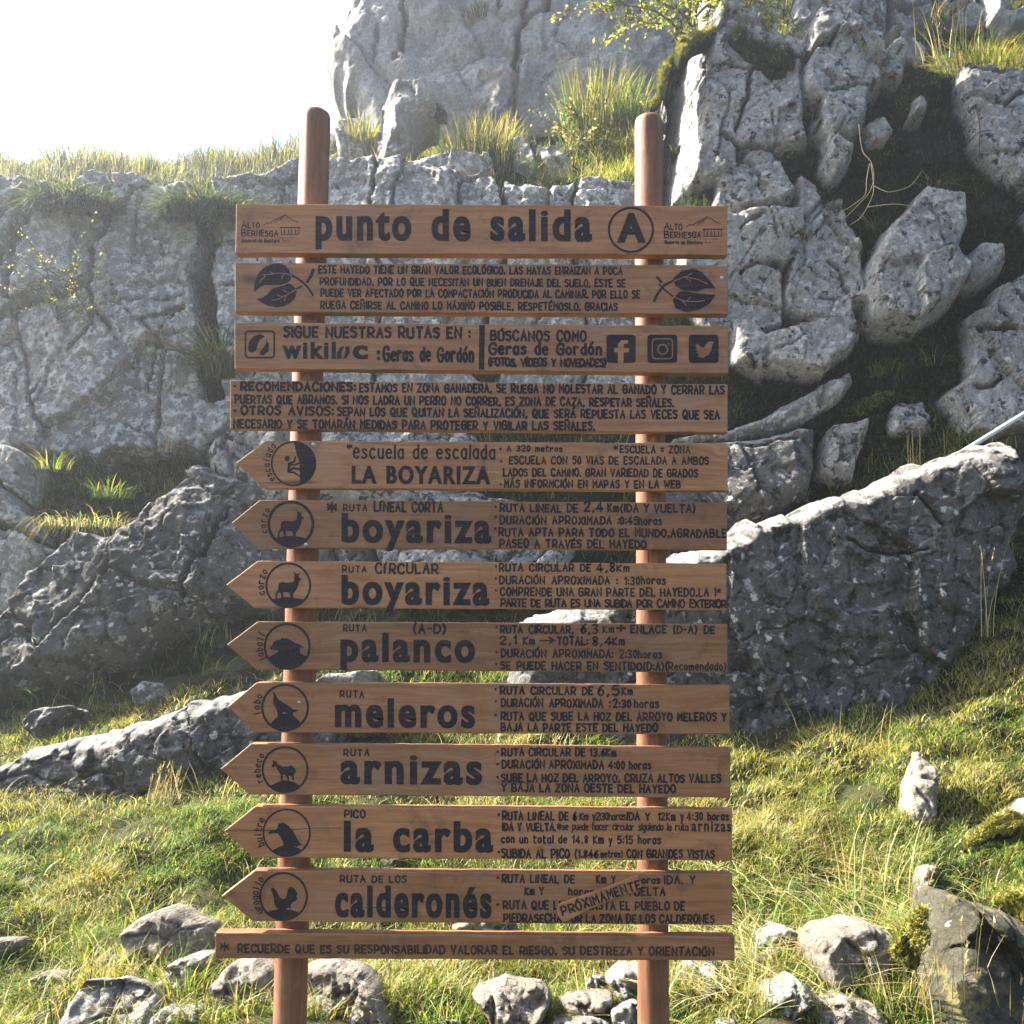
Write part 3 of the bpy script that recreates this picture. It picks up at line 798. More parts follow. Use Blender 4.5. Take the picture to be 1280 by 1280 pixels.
small = [
 ('sunlit rounded boulder left of the lowest board in the grass', [(162,1164),(181,1146),(216,1130),(237,1138),(272,1155),(271,1182),(262,1196),(219,1198),(200,1206),(184,1210),(172,1190)], FS, .2, {}),
 ('shaded stone just below the sunlit rounded boulder beside the lowest board', [(203,1217),(225,1199),(250,1189),(271,1192),(268,1211),(250,1232),(219,1237)], LL, .12, {}),
 ('white flat topped block at the bottom left in the foreground grass', [(80,1285),(92,1252),(106,1226),(156,1224),(187,1232),(202,1250),(196,1280),(160,1295),(85,1300)], M['stone'], .18, dict(chamfer=[([(210,1240),(84,1238)], 1.2)])),
 ('low grey stone cut by the frame edge left of the left post', [(172,1300),(180,1278),(203,1260),(256,1256),(268,1295),(264,1310),(176,1310)], LL, .14, {}),
 ('dark rough boulder touching the left side of the left post', [(267,1229),(294,1202),(322,1198),(347,1210),(353,1239),(333,1264),(294,1268),(273,1251)], FS, .18, {}),
 ('large rough brown boulder on the right of the left post foot', [(365,1225),(385,1205),(427,1202),(457,1213),(480,1234),(490,1262),(455,1280),(378,1280)], FS, .24, dict(rough=.035)),
 ('low stone at the frame edge under the large brown boulder', [(424,1300),(436,1270),(473,1257),(490,1268),(494,1305),(430,1310)], FS, .12, {}),
 ('crumbly tan boulder alone between the two posts', [(588,1243),(600,1231),(628,1222),(656,1224),(686,1234),(690,1246),(677,1268),(642,1282),(617,1276),(603,1260)], FS, .2, dict(rough=.04)),
 ('small box shaped stone with a white left end between tan boulder and right post', [(696,1254),(708,1243),(750,1238),(766,1242),(764,1259),(740,1268),(710,1271)], FS, .12, dict(facet=.1)),
 ('sunlit white stones pile top beside the right post', [(755,1222),(772,1204),(804,1206),(806,1246),(773,1248)], M['stone'], .14, {}),
 ('white stone at the foot of the right post, left side', [(762,1262),(796,1250),(808,1290),(800,1300),(766,1300)], M['stone'], .1, {}),
 ('flat pale stone along the bottom edge under the box shaped stone', [(680,1295),(690,1273),(730,1268),(762,1276),(768,1305),(682,1310)], M['stone'], .12, {}),
 ('pitted dark and white rock just right of the lowest board end', [(934,1213),(932,1194),(950,1166),(967,1155),(991,1162),(996,1173),(990,1203),(971,1219),(950,1222)], SP, .18, dict(rough=.04)),
 ('big tan boulder in sun right of the pitted rock', [(998,1178),(1019,1159),(1060,1145),(1081,1152),(1107,1167),(1115,1186),(1096,1210),(1083,1242),(1060,1252),(1036,1238),(1015,1222),(1002,1199)], FS, .26, {}),
 ('pale pointed stone below the pitted rock near the bottom edge', [(945,1250),(960,1228),(988,1217),(1007,1232),(1010,1255),(990,1266),(977,1298),(920,1300),(936,1266)], M['stone'], .16, {}),
 ('pinkish flat stone under the big tan boulder at the bottom edge', [(982,1300),(1005,1256),(1046,1240),(1083,1249),(1098,1268),(1096,1310),(990,1310)], FS, .18, {}),
 ('large dark mossy boulder with a pale rim in the bottom right corner', [(1154,1116),(1158,1110),(1171,1109),(1201,1128),(1228,1131),(1246,1142),(1263,1160),(1282,1170),(1340,1220),(1340,1320),(1140,1320),(1137,1235),(1144,1184),(1148,1149)], MS, .3, dict(R=.09, facet=.06)),
 ('small upright stone standing behind the mossy corner boulder', [(1142,1106),(1145,1088),(1160,1081),(1170,1088),(1164,1104),(1150,1125)], FS, .08, {}),
 ('thin pointed standing stone in the sunny grass at the right', [(1116,1020),(1127,984),(1140,950),(1147,936),(1152,948),(1160,953),(1168,970),(1170,992),(1162,1018)], FS, .10, dict(facet=.3, R=.04)),
 ('bright white stone cut by the right edge of the frame', [(1254,1014),(1266,1004),(1283,997),(1310,1005),(1310,1036),(1277,1036)], M['stone'], .16, {}),
 ('flat brownish stone deep in the grass at the far left below the standing turf', [(40,1222),(58,1212),(86,1213),(92,1224),(66,1232)], FS, .08, {}),
 ('small pale stone in the grass between the white block and the sunlit boulder', [(118,1204),(132,1194),(150,1198),(154,1208),(134,1214)], M['stone'], .07, {}),
 ('small grey stone under the lowest board just right of the left post', [(392,1205),(410,1194),(440,1193),(452,1204),(430,1214)], M['stone'], .08, {}),
 ('small round stone at the bottom edge left of the crumbly tan boulder', [(540,1288),(552,1276),(574,1276),(584,1290),(562,1302)], M['stone'], .07, {}),
 ('little white stone between the box shaped stone and the white stones by the right post', [(728,1228),(740,1218),(756,1220),(758,1232),(742,1238)], LS, .06, {}),
 ('pale chip of rock behind the lowest board end near the right post', [(880,1176),(896,1164),(914,1166),(920,1178),(900,1186)], LS, .07, {}),
 ('grey stone half hidden in straw left of the pale pointed stone', [(880,1290),(894,1272),(920,1270),(930,1288),(906,1304)], M['stone'], .08, {}),
 ('small tan stone wedged between the pitted rock and the pale pointed stone', [(962,1230),(974,1222),(990,1224),(990,1236),(972,1240)], FS, .06, {}),
 ('brown stone in the grass above the pitted rock right of the boards', [(934,1120),(948,1110),(968,1113),(970,1124),(950,1130)], FS, .08, {}),
 ('dark low stone in the grass left of the straw coloured clump', [(1096,1300),(1108,1284),(1128,1286),(1134,1302),(1112,1312)], MS, .07, {}),
 ('pale brown stone at the left edge of the frame in the grass', [(-25,1185),(-5,1172),(32,1171),(36,1180),(8,1194),(-20,1204)], FS, .12, {}),
 ('little pale stone lying on the dark grass above the left rock ridge', [(166,860),(180,850),(205,855),(214,868),(192,876),(166,874)], LL, .12, {}),
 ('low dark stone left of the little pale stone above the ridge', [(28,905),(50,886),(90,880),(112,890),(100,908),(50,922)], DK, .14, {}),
 ('white edged stone behind the sign under the third lowest gap', [(385,858),(410,842),(470,838),(486,852),(470,868),(400,872)], M['stone'], .14, dict(D=6.2)),
 ('low grey stone in the turf behind the foot of the right post', [(838,1214),(858,1196),(890,1194),(912,1206),(908,1226),(860,1236)], LL, .12, {}),
 ('dark stone in shade under the end of the lowest board', [(866,1248),(880,1228),(912,1222),(924,1240),(912,1262),(876,1266)], MS, .1, {}),
 ('dark stones under the second lowest board near its middle', [(440,1066),(470,1050),(520,1052),(560,1066),(540,1084),(460,1086)], MS, .12, {}),
 ('small brown stone in the grass behind the lowest gap', [(560,1160),(590,1146),(640,1148),(650,1166),(600,1178)], FS, .12, {}),
]
for k, (lb, pl, mt, T, kw) in enumerate(small):
    boulder(lb, pl, mt, 100 + k, name='stone' if T < .17 else 'boulder', T=T, px=kw.pop('px', 1.6), rough=kw.pop('rough', .03), **kw)
# ------------------------------------------------------------------ the sign
BOARD_T = 0.04
sx0, _, _ = at(600, 1280, 2.88)
SIGN = empty('trail_sign', (float(sx0), 0.08, -0.05))
tag(SIGN, 'tall brown wooden trail sign of two posts carrying thirteen lettered boards', 'sign')

def bp(px, py, y=0.0):
    """photo pixel -> point of the plane of the boards' front"""
    return at(px, py, y - CAM[1])

# -- hand lettering: strokes on a grid; base 36 digits; baseline 4, x height b, capitals e
GL = {}
def _g(table):
    for ln in table.strip().splitlines():
        k, s = ln.split(' ', 1)
        strokes = []
        for st in s.split('|'):
            sm = st.startswith('~')
            strokes.append((sm, [(int(q[0], 36), int(q[1], 36) - 4) for q in st.strip('~').split()]))
        GL[k] = strokes
_g('''A 04 3e 64|18 58
B 04 0e|~0e 4e 5c 49 09|~09 59 66 44 04
C ~6c 5e 2e 0b 07 24 54 66
D 04 0e|~0e 3e 6b 67 34 04
E 5e 0e 04 54|09 49
F 5e 0e 04|09 49
G ~6c 5e 2e 0b 07 24 54 66|66 69 39
H 04 0e|64 6e|09 69
I 04 0e
J ~4e 46 24 06
K 04 0e|5e 09 54
L 0e 04 54
M 04 0e 38 6e 64
N 04 0e 64 6e
Ñ 04 0e 64 6e|~1g 2h 4g 5h
O ~2e 0b 07 24 44 67 6b 4e 2e
P 04 0e|~0e 4e 6b 48 08
Q ~2e 0b 07 24 44 67 6b 4e 2e|37 73
R 04 0e|~0e 4e 6b 48 08|28 64
S ~5d 3e 0d 0b 49 57 34 05
T 0e 6e|3e 34
U ~0e 06 24 44 66 6e
V 0e 34 6e
W 0e 24 4b 64 8e
X 0e 64|6e 04
Y 0e 39 6e|39 34
Z 0e 6e 04 64
Á 04 3e 64|18 58|3f 5h
É 5e 0e 04 54|09 49|2f 4h
Í 04 0e|0f 2h
Ó ~2e 0b 07 24 44 67 6b 4e 2e|3f 5h
Ú ~0e 06 24 44 66 6e|3f 5h
0 ~2e 0b 07 24 47 4b 2e
1 0c 2e 24
2 ~0c 1e 4e 5b 27 04|04 54
3 ~0d 3e 5c 29|~29 57 34 05
4 44 4e 07 67
5 5e 1e 0a|~0a 4a 57 34 05
6 ~4e 1b 06 24 46 48 2a 07
7 0e 5e 14
8 ~29 0c 2e 4c 29 06 24 46 29
9 ~59 29 0c 2e 5c 59 44
. 04 05
, 15 03
: 05 06|0a 0b
• 08 09
( ~2f 09 23
) ~0f 29 03
- 09 39
= 07 47|0b 4b
+ 09 69|36 3c
→ 09 99|6c 99 66
* 3e 34|09 69|0c 66|06 6c
ª ~3e 1d 0c 1b 3b|3e 3a|0a 3a
a ~4a 2b 09 06 24 46|4b 44
b 0e 04|~0a 2b 49 46 24 05
c ~4a 2b 09 06 24 45
d 4e 44|~4a 2b 09 06 24 46
e ~08 48 4a 2b 09 06 24 45
f ~4d 2e 1c 14|0b 3b
g ~4a 2b 09 06 24 46|~4b 42 20 01
h 0e 04|~09 2b 49 44
i 0b 04|0d 0e
í 0b 04|0d 2f
j ~2b 21 00|2d 2e
k 0e 04|4b 07 44
l 0e 04
m 0b 04|~09 2b 39 34|~39 5b 69 64
n 0b 04|~09 2b 49 44
ñ 0b 04|~09 2b 49 44|0d 4d
o ~2b 09 06 24 46 49 2b
ó ~2b 09 06 24 46 49 2b|2d 4f
p 0b 00|~0a 2b 49 46 24 05
q ~4a 2b 09 06 24 46|4b 40
r 0b 04|~08 2b 4a
s ~4a 2b 0a 28 46 24 05
t 1e 15 24 44|0b 4b
u ~0b 06 24 45|4b 44
v 0b 24 4b
w 0b 14 3a 54 6b
x 0b 44|4b 04
y 0b 25|4b 10
z 0b 4b 04 44''')

def smooth_line(P, closed):
    P = np.asarray(P, float)
    n = len(P)
    out = []
    rngk = range(n - 1)
    for k in rngk:
        if closed:
            q = P[:-1]; nn = n - 1
            p0, p1, p2, p3 = q[(k - 1) % nn], q[k], q[(k + 1) % nn], q[(k + 2) % nn]
        else:
            p0, p1, p2, p3 = P[max(k - 1, 0)], P[k], P[k + 1], P[min(k + 2, n - 1)]
        for t in np.linspace(0, 1, 5)[:-1]:
            out.append(0.5 * (2*p1 + (p2-p0)*t + (2*p0-5*p1+4*p2-p3)*t*t + (3*p1-p0-3*p2+p3)*t**3))
    out.append(P[-1])
    return np.array(out)

class Ink:
    """flat paint strokes and filled shapes gathered in photo-pixel coordinates of the sign plane and laid a hair in front of the wood"""
    def __init__(s, lift=0.0006):
        s.V, s.F, s.k, s.lift = [], [], 0, lift
    def _y(s):
        s.k += 1
        return -(s.lift + 0.00004 * (s.k % 9))
    def poly(s, pts, holes=()):
        y = s._y()
        loops = [[Vector((x, -z, 0)) for x, z in lp] for lp in (pts, *holes)]
        tri = tessellate_polygon(loops)
        flat = [p for lp in loops for p in lp]
        b = len(s.V)
        for p in flat: s.V.append(bp(p.x, -p.y, y))
        for a, c, d in tri:
            A, C, Dv = flat[a], flat[c], flat[d]
            if (C - A).cross(Dv - A).z < 0: c, d = d, c
            s.F.append((b + a, b + c, b + d))
    def stroke(s, P, w, cap=0.35, jitter=0.08):
        P = np.asarray(P, float)
        keep = np.r_[True, np.hypot(*np.diff(P, axis=0).T) > 1e-6]
        P = P[keep]
        if len(P) < 2: return
        closed = np.hypot(*(P[0] - P[-1])) < 1e-3
        d = np.diff(P, axis=0); d /= np.hypot(*d.T)[:, None]
        if not closed:
            P = P.copy(); P[0] -= d[0] * w * cap; P[-1] += d[-1] * w * cap
        nrm = np.c_[d[:, 1], -d[:, 0]]
        y = s._y()
        b = len(s.V)
        n = len(P)
        for k in range(n):
            a = nrm[k - 1] if k > 0 else (nrm[-1] if closed else nrm[0])
            c = nrm[k] if k < n - 1 else (nrm[0] if closed else nrm[-1])
            mv = a + c; L_ = np.hypot(*mv)
            mv = mv / L_ if L_ > 1e-3 else a
            co = max(0.45, abs(mv @ c))
            o = mv * (0.5 * w / co) * (1 + random.uniform(-jitter, jitter))
            s.V.append(bp(*(P[k] + o), y)); s.V.append(bp(*(P[k] - o), y))
        for k in range(n - 1):
            i = b + 2 * k
            s.F.append((i, i + 2, i + 3, i + 1))
    def text(s, txt, x0, x1, yb, cap, w=2.0, yb1=None, gap=3.4, space=6.5, jit=1.0, warp=None):
        """hand letters from x0 to x1 on the baseline yb (photo pixels), capitals 'cap' pixels tall"""
        yb1 = yb + 0.0062 * (x1 - x0) if yb1 is None else yb1
        items, pen = [], 0.0
        for ch in txt:
            if ch == ' ': pen += space; continue
            g = GL[ch]
            gw = max(p[0] for st in g for p in st[1])
            items.append((g, pen, gw)); pen += gw + gap
        pen -= gap
        sx = (x1 - x0) / max(pen, 1e-6); sy = cap / 10.0
        for g, px_, gw in items:
            rot = random.uniform(-.045, .045) * jit; sc = 1 + random.uniform(-.06, .06) * jit; dy = random.uniform(-.35, .35) * jit
            for sm, pts in g:
                P = np.array(pts, float)
                cl = len(P) > 2 and tuple(P[0]) == tuple(P[-1])
                if sm and len(P) > 2: P = smooth_line(P, cl)
                X = (px_ + P[:, 0] - 0) * sx; Y = P[:, 1] * sy * sc
                cxg = (px_ + gw / 2) * sx
                X = X + np.sin(rot) * Y * -1; Y = Y + np.sin(rot) * (X - cxg)
                Q = np.c_[x0 + X, yb + (yb1 - yb) * X / max(x1 - x0, 1e-6) - Y + dy]
                if warp is not None: Q = warp(Q)
                s.stroke(Q, w * 1.12 * random.uniform(.9, 1.12))
    def bold(s, txt, x0, x1, yb, xh, fat=0.03, yb1=None, ref='x'):
        """stencilled type from the built-in font, fattened and condensed to the measured width"""
        yb1 = yb + 0.0062 * (x1 - x0) if yb1 is None else yb1
        def grab(tx):
            c = bpy.data.curves.new('type', 'FONT'); c.body = tx; c.size = 1; c.offset = fat; c.resolution_u = 5
            c.space_character = 1.22
            o = bpy.data.objects.new('type', c); COL.objects.link(o)
            dg = bpy.context.evaluated_depsgraph_get(); dg.update()
            me = o.evaluated_get(dg).to_mesh()
            v = np.array([q.co[:2] for q in me.vertices]); f = [tuple(q.vertices) for q in me.polygons]
            nn = [q.normal.z for q in me.polygons]
            o.evaluated_get(dg).to_mesh_clear()
            bpy.data.objects.remove(o); bpy.data.curves.remove(c)
            return v, f, nn
        rv, _, _ = grab(ref)
        hx = rv[:, 1].max() - rv[:, 1].min(); zb = rv[:, 1].min()
        v, f, nn = grab(txt)
        sy = xh / hx
        X = (v[:, 0] - v[:, 0].min()) / np.ptp(v[:, 0]) * (x1 - x0)
        Y = (v[:, 1] - zb) * sy
        if ref in 'xc': Y = np.where(Y > xh, xh + (Y - xh) * 0.68, np.where(Y < 0, Y * 0.8, Y))
        y = s._y(); b = len(s.V)
        fs = xh / 30.0
        for dx in (-0.75 * fs, 0.0, 0.75 * fs):      # struck three times side by side: a heavy poster weight
            y = s._y(); b = len(s.V)
            for a, c in zip(X, Y): s.V.append(bp(x0 + a + dx, yb + (yb1 - yb) * a / (x1 - x0) - c, y))
            for q, z in zip(f, nn): s.F.append(tuple(b + i for i in (q if z > 0 else q[::-1])))
    def ring(s, cx, cy, r, w):
        a = np.linspace(0, 2 * np.pi, 49)
        s.stroke(np.c_[cx + (r - w / 2) * np.cos(a), cy + (r - w / 2) * np.sin(a)], w, jitter=.05)
    def build(s, name, mat, parent):
        # winding: make every face look at the viewer (-y)
        V = np.array(s.V); F = []
        for f in s.F:
            a, b, c = V[f[0]], V[f[1]], V[f[2]]
            F.append(f if np.cross(b - a, c - a)[1] < 0 else f[::-1])
        return mesh_obj(name, V, F, mat, parent, parent.location + (parent.parent.location if parent.parent else Vector()), smooth=False)

def world_loc(o):
    return o.location + (world_loc(o.parent) if o.parent else Vector())

def board(corners, label=None, name='board', y0=0.0, thick=BOARD_T, mat='board', wav=0.35):
    """corners: the outline in photo pixels, clockwise from the left of the top edge"""
    pts = []
    n = len(corners)
    for k in range(n):
        a, b = np.array(corners[k], float), np.array(corners[(k + 1) % n], float)
        m_ = max(1, int(np.hypot(*(b - a)) / 14))
        for j in range(m_):
            p = a + (b - a) * j / m_
            if j and m_ > 4: p = p + np.array((0, random.uniform(-wav, wav)))
            pts.append(p)
    P = np.array([bp(x, z, y0) for x, z in pts])
    bm = bmesh.new()
    vf = [bm.verts.new((p[0], y0, p[2])) for p in P]
    bm.faces.new(vf)
    bm.normal_update()
    f = bm.faces[:] if False else list(bm.faces)
    if f[0].normal.y > 0: bmesh.ops.reverse_faces(bm, faces=f)
    ex = bmesh.ops.extrude_face_region(bm, geom=list(bm.faces))
    nv = [v for v in ex['geom'] if isinstance(v, bmesh.types.BMVert)]
    bmesh.ops.translate(bm, verts=nv, vec=(0, thick, 0))
    bmesh.ops.recalc_face_normals(bm, faces=list(bm.faces))
    ed = [e for e in bm.edges if len(e.link_faces) == 2 and e.calc_face_angle() > 0.6 and (abs(e.verts[0].co.y - e.verts[1].co.y) < 1e-5)]
    bmesh.ops.bevel(bm, geom=ed, offset=0.0028, segments=2, affect='EDGES', profile=0.5)
    c = P.mean(0)
    loc = Vector((c[0], y0, c[2]))
    me = bpy.data.meshes.new(name)
    bm.transform(Matrix.Translation(-loc))
    bm.to_mesh(me); bm.free()
    me.materials.append(M[mat])
    o = bpy.data.objects.new(name, me)
    o.location = loc - SIGN.location
    link(o, SIGN)
    if label: o['label'] = label
    return o

def screw(px, py, parent, y=0.0, r=0.0065):
    c = bp(px, py, y)
    a = np.linspace(0, 2 * np.pi, 14)[:-1]
    V = [(c[0], y - 0.0022, c[2])] + [(c[0] + r * .75 * math.cos(t), y - 0.002, c[2] + r * .75 * math.sin(t)) for t in a] + [(c[0] + r * math.cos(t), y + 0.0003, c[2] + r * math.sin(t)) for t in a]
    n = len(a); F = [(0, 1 + k, 1 + (k + 1) % n) for k in range(n)] + [(1 + k, 1 + n + k, 1 + n + (k + 1) % n, 1 + (k + 1) % n) for k in range(n)]
    mesh_obj('screw', V, F, M['screw'], parent, Vector(world_loc(parent)) if False else (c[0], y, c[2])).location = Vector((c[0], y, c[2])) - world_loc(parent)

def finish(ink, name, mat, bd):
    V = np.array(ink.V)
    if not len(V): return
    F = []
    for f in ink.F:
        a, b, c = V[f[0]], V[f[1]], V[f[2]]
        F.append(f if np.cross(b - a, c - a)[1] < 0 else f[::-1])
    w = world_loc(bd)
    o = mesh_obj(name, V - np.array(w), F, M[mat], None, (0, 0, 0), smooth=False)
    o.parent = bd
    o.location = (0, 0, 0)
    return o

# posts
def post(px_top, py_top, px_bot, w_top, w_bot):
    D = 2.8 + BOARD_T + 0.043
    a = at(px_bot, 1280, D); b = at(px_top, py_top, D)
    r = 0.5 * (w_bot / FPX * D)
    dirv = (b - a) / (b[2] - a[2])
    zs = list(np.linspace(-0.25, b[2] - 0.03, 46)) + [b[2] - 0.018, b[2] - 0.008, b[2] - 0.002]
    V, F = [], []
    n = 40
    for k, z in enumerate(zs):
        c = a + dirv * (z - a[2])
        rr = r * (1 - 0.02 * (z - a[2]) / 2.6) * (1.0 if z < b[2] - 0.02 else (0.985 if z < b[2] - 0.01 else (0.90 if z < b[2] - 0.004 else 0.74)))
        for j in range(n):
            t = 2 * math.pi * j / n
            q = rr * (1 + 0.012 * math.sin(3 * t + z * 2) + 0.008 * math.sin(7 * t + z * 5))
            V.append((c[0] + q * math.cos(t), c[1] + q * math.sin(t), z))
    for k in range(len(zs) - 1):
        for j in range(n):
            F.append((k * n + j, k * n + (j + 1) % n, (k + 1) * n + (j + 1) % n, (k + 1) * n + j))
    F.append(tuple((len(zs) - 1) * n + j for j in range(n)))
    loc = Vector((a[0], a[1], -0.25))
    return mesh_obj('post', V, F, M['post'], SIGN, loc)
post(394.5, 139, 362, 36, 39.5)
post(811, 146, 816.5, 36, 37.5)

def circle_emblem(cx, cy, r, shape, ground, ox, oy, R0, w=2.6, dirt=True):
    """ring with an animal silhouette on a hump of ground; shape and ground are traced in enlarged pixels around (ox, oy) with ring radius R0"""
    ink = Ink()
    ink.ring(cx, cy, r, w)
    k = r / R0
    tr = lambda P: [(cx + (x - ox) * k, cy + (y - oy) * k) for x, y in P]
    if shape: ink.poly(tr(shape))
    if ground:
        gx0, gy0, gt, gx1, gy1 = ground
        a0 = math.atan2(gy0 - oy, gx0 - ox); a1 = math.atan2(gy1 - oy, gx1 - ox)
        if a0 < a1: a0 += 2 * math.pi
        arc = [(ox + (R0 - 8) * math.cos(t), oy + (R0 - 8) * math.sin(t)) for t in np.linspace(a1, a0, 14)]
        top = []
        for t in np.linspace(0, 1, 9)[1:-1]:
            x = gx0 + (gx1 - gx0) * t; y = gy0 + (gy1 - gy0) * t
            top.append((x, y + (gt - (gy0 + gy1) / 2) * math.sin(math.pi * t) + random.uniform(-4, 4)))
        ink.poly(tr(arc + top))
    return ink

def arc_word(ink, word, cx, cy, r, a0, a1, size=6.0, w=1.5):
    """small letters that climb round the left of a ring, from angle a0 (lower) to a1 (upper), degrees clockwise from 'right' in photo sense"""
    n = len(word)
    for k, ch in enumerate(word):
        th = math.radians(a0 + (a1 - a0) * (k + 0.5) / n)
        g = GL[ch]; gw = max(p[0] for st in g for p in st[1])
        ex = np.array((math.cos(th), math.sin(th)))          # outward
        tx = np.array((-math.sin(th), math.cos(th)))         # clockwise on screen (y down)
        for sm, pts in g:
            P = np.array(pts, float)
            cl = len(P) > 2 and tuple(P[0]) == tuple(P[-1])
            if sm and len(P) > 2: P = smooth_line(P, cl)
            u = (P[:, 0] - gw / 2) * size / 8; v = P[:, 1] * size / 8
            ink.stroke(np.array((cx, cy)) + ex * (r + v[:, None]) + tx * u[:, None], w)

DEER = [(770,150),(778,150),(786,170),(800,172),(806,160),(812,170),(806,182),(822,172),(832,160),(834,172),(818,190),(830,215),(855,235),(825,245),(820,290),(805,330),(780,365),(765,385),(762,438),(735,438),(732,400),(722,376),(690,370),(660,368),(655,385),(664,434),(640,438),(630,385),(612,370),(590,395),(588,442),(570,442),(574,392),(590,360),(602,340),(602,300),(612,275),(640,262),(680,266),(720,268),(760,262),(775,240),(772,215),(778,190)]
BOAR = [(465,332),(500,300),(512,268),(530,262),(545,248),(580,246),(600,230),(650,232),(700,255),(745,285),(790,295),(805,312),(832,322),(815,332),(788,322),(790,350),(785,412),(766,412),(757,388),(700,372),(650,378),(642,408),(600,410),(588,380),(566,400),(545,396),(570,356),(520,350),(475,346)]
WOLF = [(510,785),(530,805),(545,840),(570,875),(620,905),(670,935),(710,965),(765,975),(735,995),(705,1000),(716,1040),(706,1085),(682,1080),(688,1038),(660,1008),(640,1000),(622,990),(606,1000),(600,1070),(580,1078),(552,1070),(557,1010),(545,970),(515,920),(510,870),(515,830)]
GOAT = [(575,205),(590,222),(600,206),(608,222),(630,216),(640,250),(690,275),(740,275),(780,262),(815,295),(826,328),(802,355),(806,405),(795,420),(784,372),(748,365),(757,412),(748,440),(732,380),(708,352),(692,356),(692,430),(674,430),(672,355),(642,312),(622,272),(590,285),(578,265),(594,235)]
VULT = [(545,955),(570,935),(620,930),(640,900),(650,858),(668,862),(690,850),(716,862),(740,880),(790,930),(820,985),(850,1040),(882,1078),(846,1082),(836,1098),(816,1088),(800,1100),(780,1086),(750,1100),(735,1086),(715,1102),(700,1090),(694,1050),(670,1000),(640,962),(590,956),(556,972)]
ROOST = [(680,298),(710,294),(745,330),(768,385),(790,415),(820,430),(855,424),(870,370),(888,300),(920,280),(960,300),(985,340),(1002,366),(985,398),(1000,430),(970,462),(944,466),(920,500),(918,535),(912,560),(896,530),(870,548),(850,562),(846,590),(832,590),(830,566),(800,590),(786,588),(795,560),(745,540),(715,480),(715,420),(690,350),(675,320)]

def rrect(x0, y0, x1, y1, r):
    P = []
    for cx, cy, a in ((x1 - r, y0 + r, -90), (x1 - r, y1 - r, 0), (x0 + r, y1 - r, 90), (x0 + r, y0 + r, 180)):
        for t in np.linspace(0, 90, 6):
            q = math.radians(a + t); P.append((cx + r * math.cos(q), cy + r * math.sin(q)))
    return P
Q = lambda x0, y0, s, pts: [(x0 + x / s, y0 + y / s) for x, y in pts]

# -- board 1
b = board([(295,254.5),(909.5,257.3),(909.5,318.7),(294,316.5)], 'top board with a large heading and a circled letter')
k = Ink()
k.bold('punto', 395, 513.5, 300.6, 30.5, yb1=300.9); k.bold('de', 540, 587.5, 301, 30.5, ref='x'); k.bold('salida', 613.4, 739.3, 301.2, 30.5)
finish(k, 'lettering', 'paint', b)
k = Ink(); k.ring(788.7, 287.3, 28.9, 2.8); k.bold('A', 772, 806.5, 303.3, 37.3, fat=.035, ref='A')
finish(k, 'circled_letter', 'paint', b)
def region_logo(dx, dy, mat, w):
    k = Ink()
    k.text('A', 830.4+dx, 836.5+dx, 286.8+dy, 8.4, w); k.text('LTO', 838.5+dx, 852.4+dx, 286.9+dy, 6.6, w)
    k.text('B', 830.6+dx, 836+dx, 297+dy, 8.2, w); k.text('ERNESGA', 838+dx, 875.5+dx, 297+dy, 6.6, w)
    k.text('Reserva de Biosfera', 831+dx, 877.6+dx, 305+dy, 4.2, w * .62)
    k.stroke([(858.3+dx,284+dy),(862+dx,280.5+dy),(866+dx,281.5+dy),(872+dx,277+dy),(878+dx,274.5+dy),(884.3+dx,270.9+dy),(889+dx,273.5+dy),(894+dx,277+dy),(900.8+dx,280+dy)], w * .7)
    k.stroke([(872+dx,281+dy),(876+dx,277+dy),(880+dx,275.5+dy)], w * .5); k.stroke([(878+dx,278+dy),(884+dx,271.5+dy)], w * .5)
    k.stroke([(878.6+dx,286.5+dy),(903.6+dx,286.5+dy)], w); k.stroke([(880+dx,286.5+dy),(880+dx,295.2+dy),(902+dx,295.2+dy),(902+dx,286.5+dy)], w * .7)
    for x in (884, 889, 893, 898): k.stroke([(x+dx,289+dy),(x+dx,294+dy)], w * .8)
    k.stroke([(882+dx,299+dy),(882+dx,303.5+dy),(890+dx,303.5+dy)], w * .4); k.stroke([(890+dx,299+dy),(897+dx,298.5+dy)], w * .4)
    return finish(k, 'emblem', mat, b)
region_logo(0, 0, 'paint', 1.25); region_logo(-528.5, -2.3, 'thin_paint', 1.2)

# -- board 2
b = board([(293.4,328),(910,331.5),(910,393),(293.4,390)], 'board with a pair of dark leaves painted at each end')
k = Ink()
k.text('ESTE HAYEDO TIENE UN GRAN VALOR ECOLÓGICO, LAS HAYAS ENRAIZAN A POCA', 399, 777.5, 341.2, 8.6, 2.0, yb1=342.8)
k.text('PROFUNDIDAD, POR LO QUE NECESITAN UN BUEN DRENAJE DEL SUELO, ESTE SE', 400.5, 781, 356.0, 8.6, 2.0, yb1=358.4)
k.text('PUEDE VER AFECTADO POR LA COMPACTACIÓN PRODUCIDA AL CAMINAR. POR ELLO SE', 401.5, 799.5, 370.4, 8.8, 2.0, yb1=372.6)
k.text('RUEGA CEÑIRSE AL CAMINO LO MÁXIMO POSIBLE, RESPETÉMOSLO. GRACIAS', 401, 771.4, 385.4, 8.8, 2.0, yb1=388)
finish(k, 'lettering', 'paint', b)
LZ = lambda *p: Q(290, 325, 10.667, p)
LEAF1 = [(300,430),(294,350),(310,270),(360,170),(440,90),(540,50),(640,45),(720,80),(765,140),(792,200),(782,262),(740,305),(660,330),(560,332),(440,332),(370,360),(322,410)]
LEAF2 = [(325,525),(400,500),(470,460),(540,378),(640,352),(740,318),(790,322),(840,370),(862,430),(840,510),(770,580),(680,620),(590,630),(480,610),(400,570)]
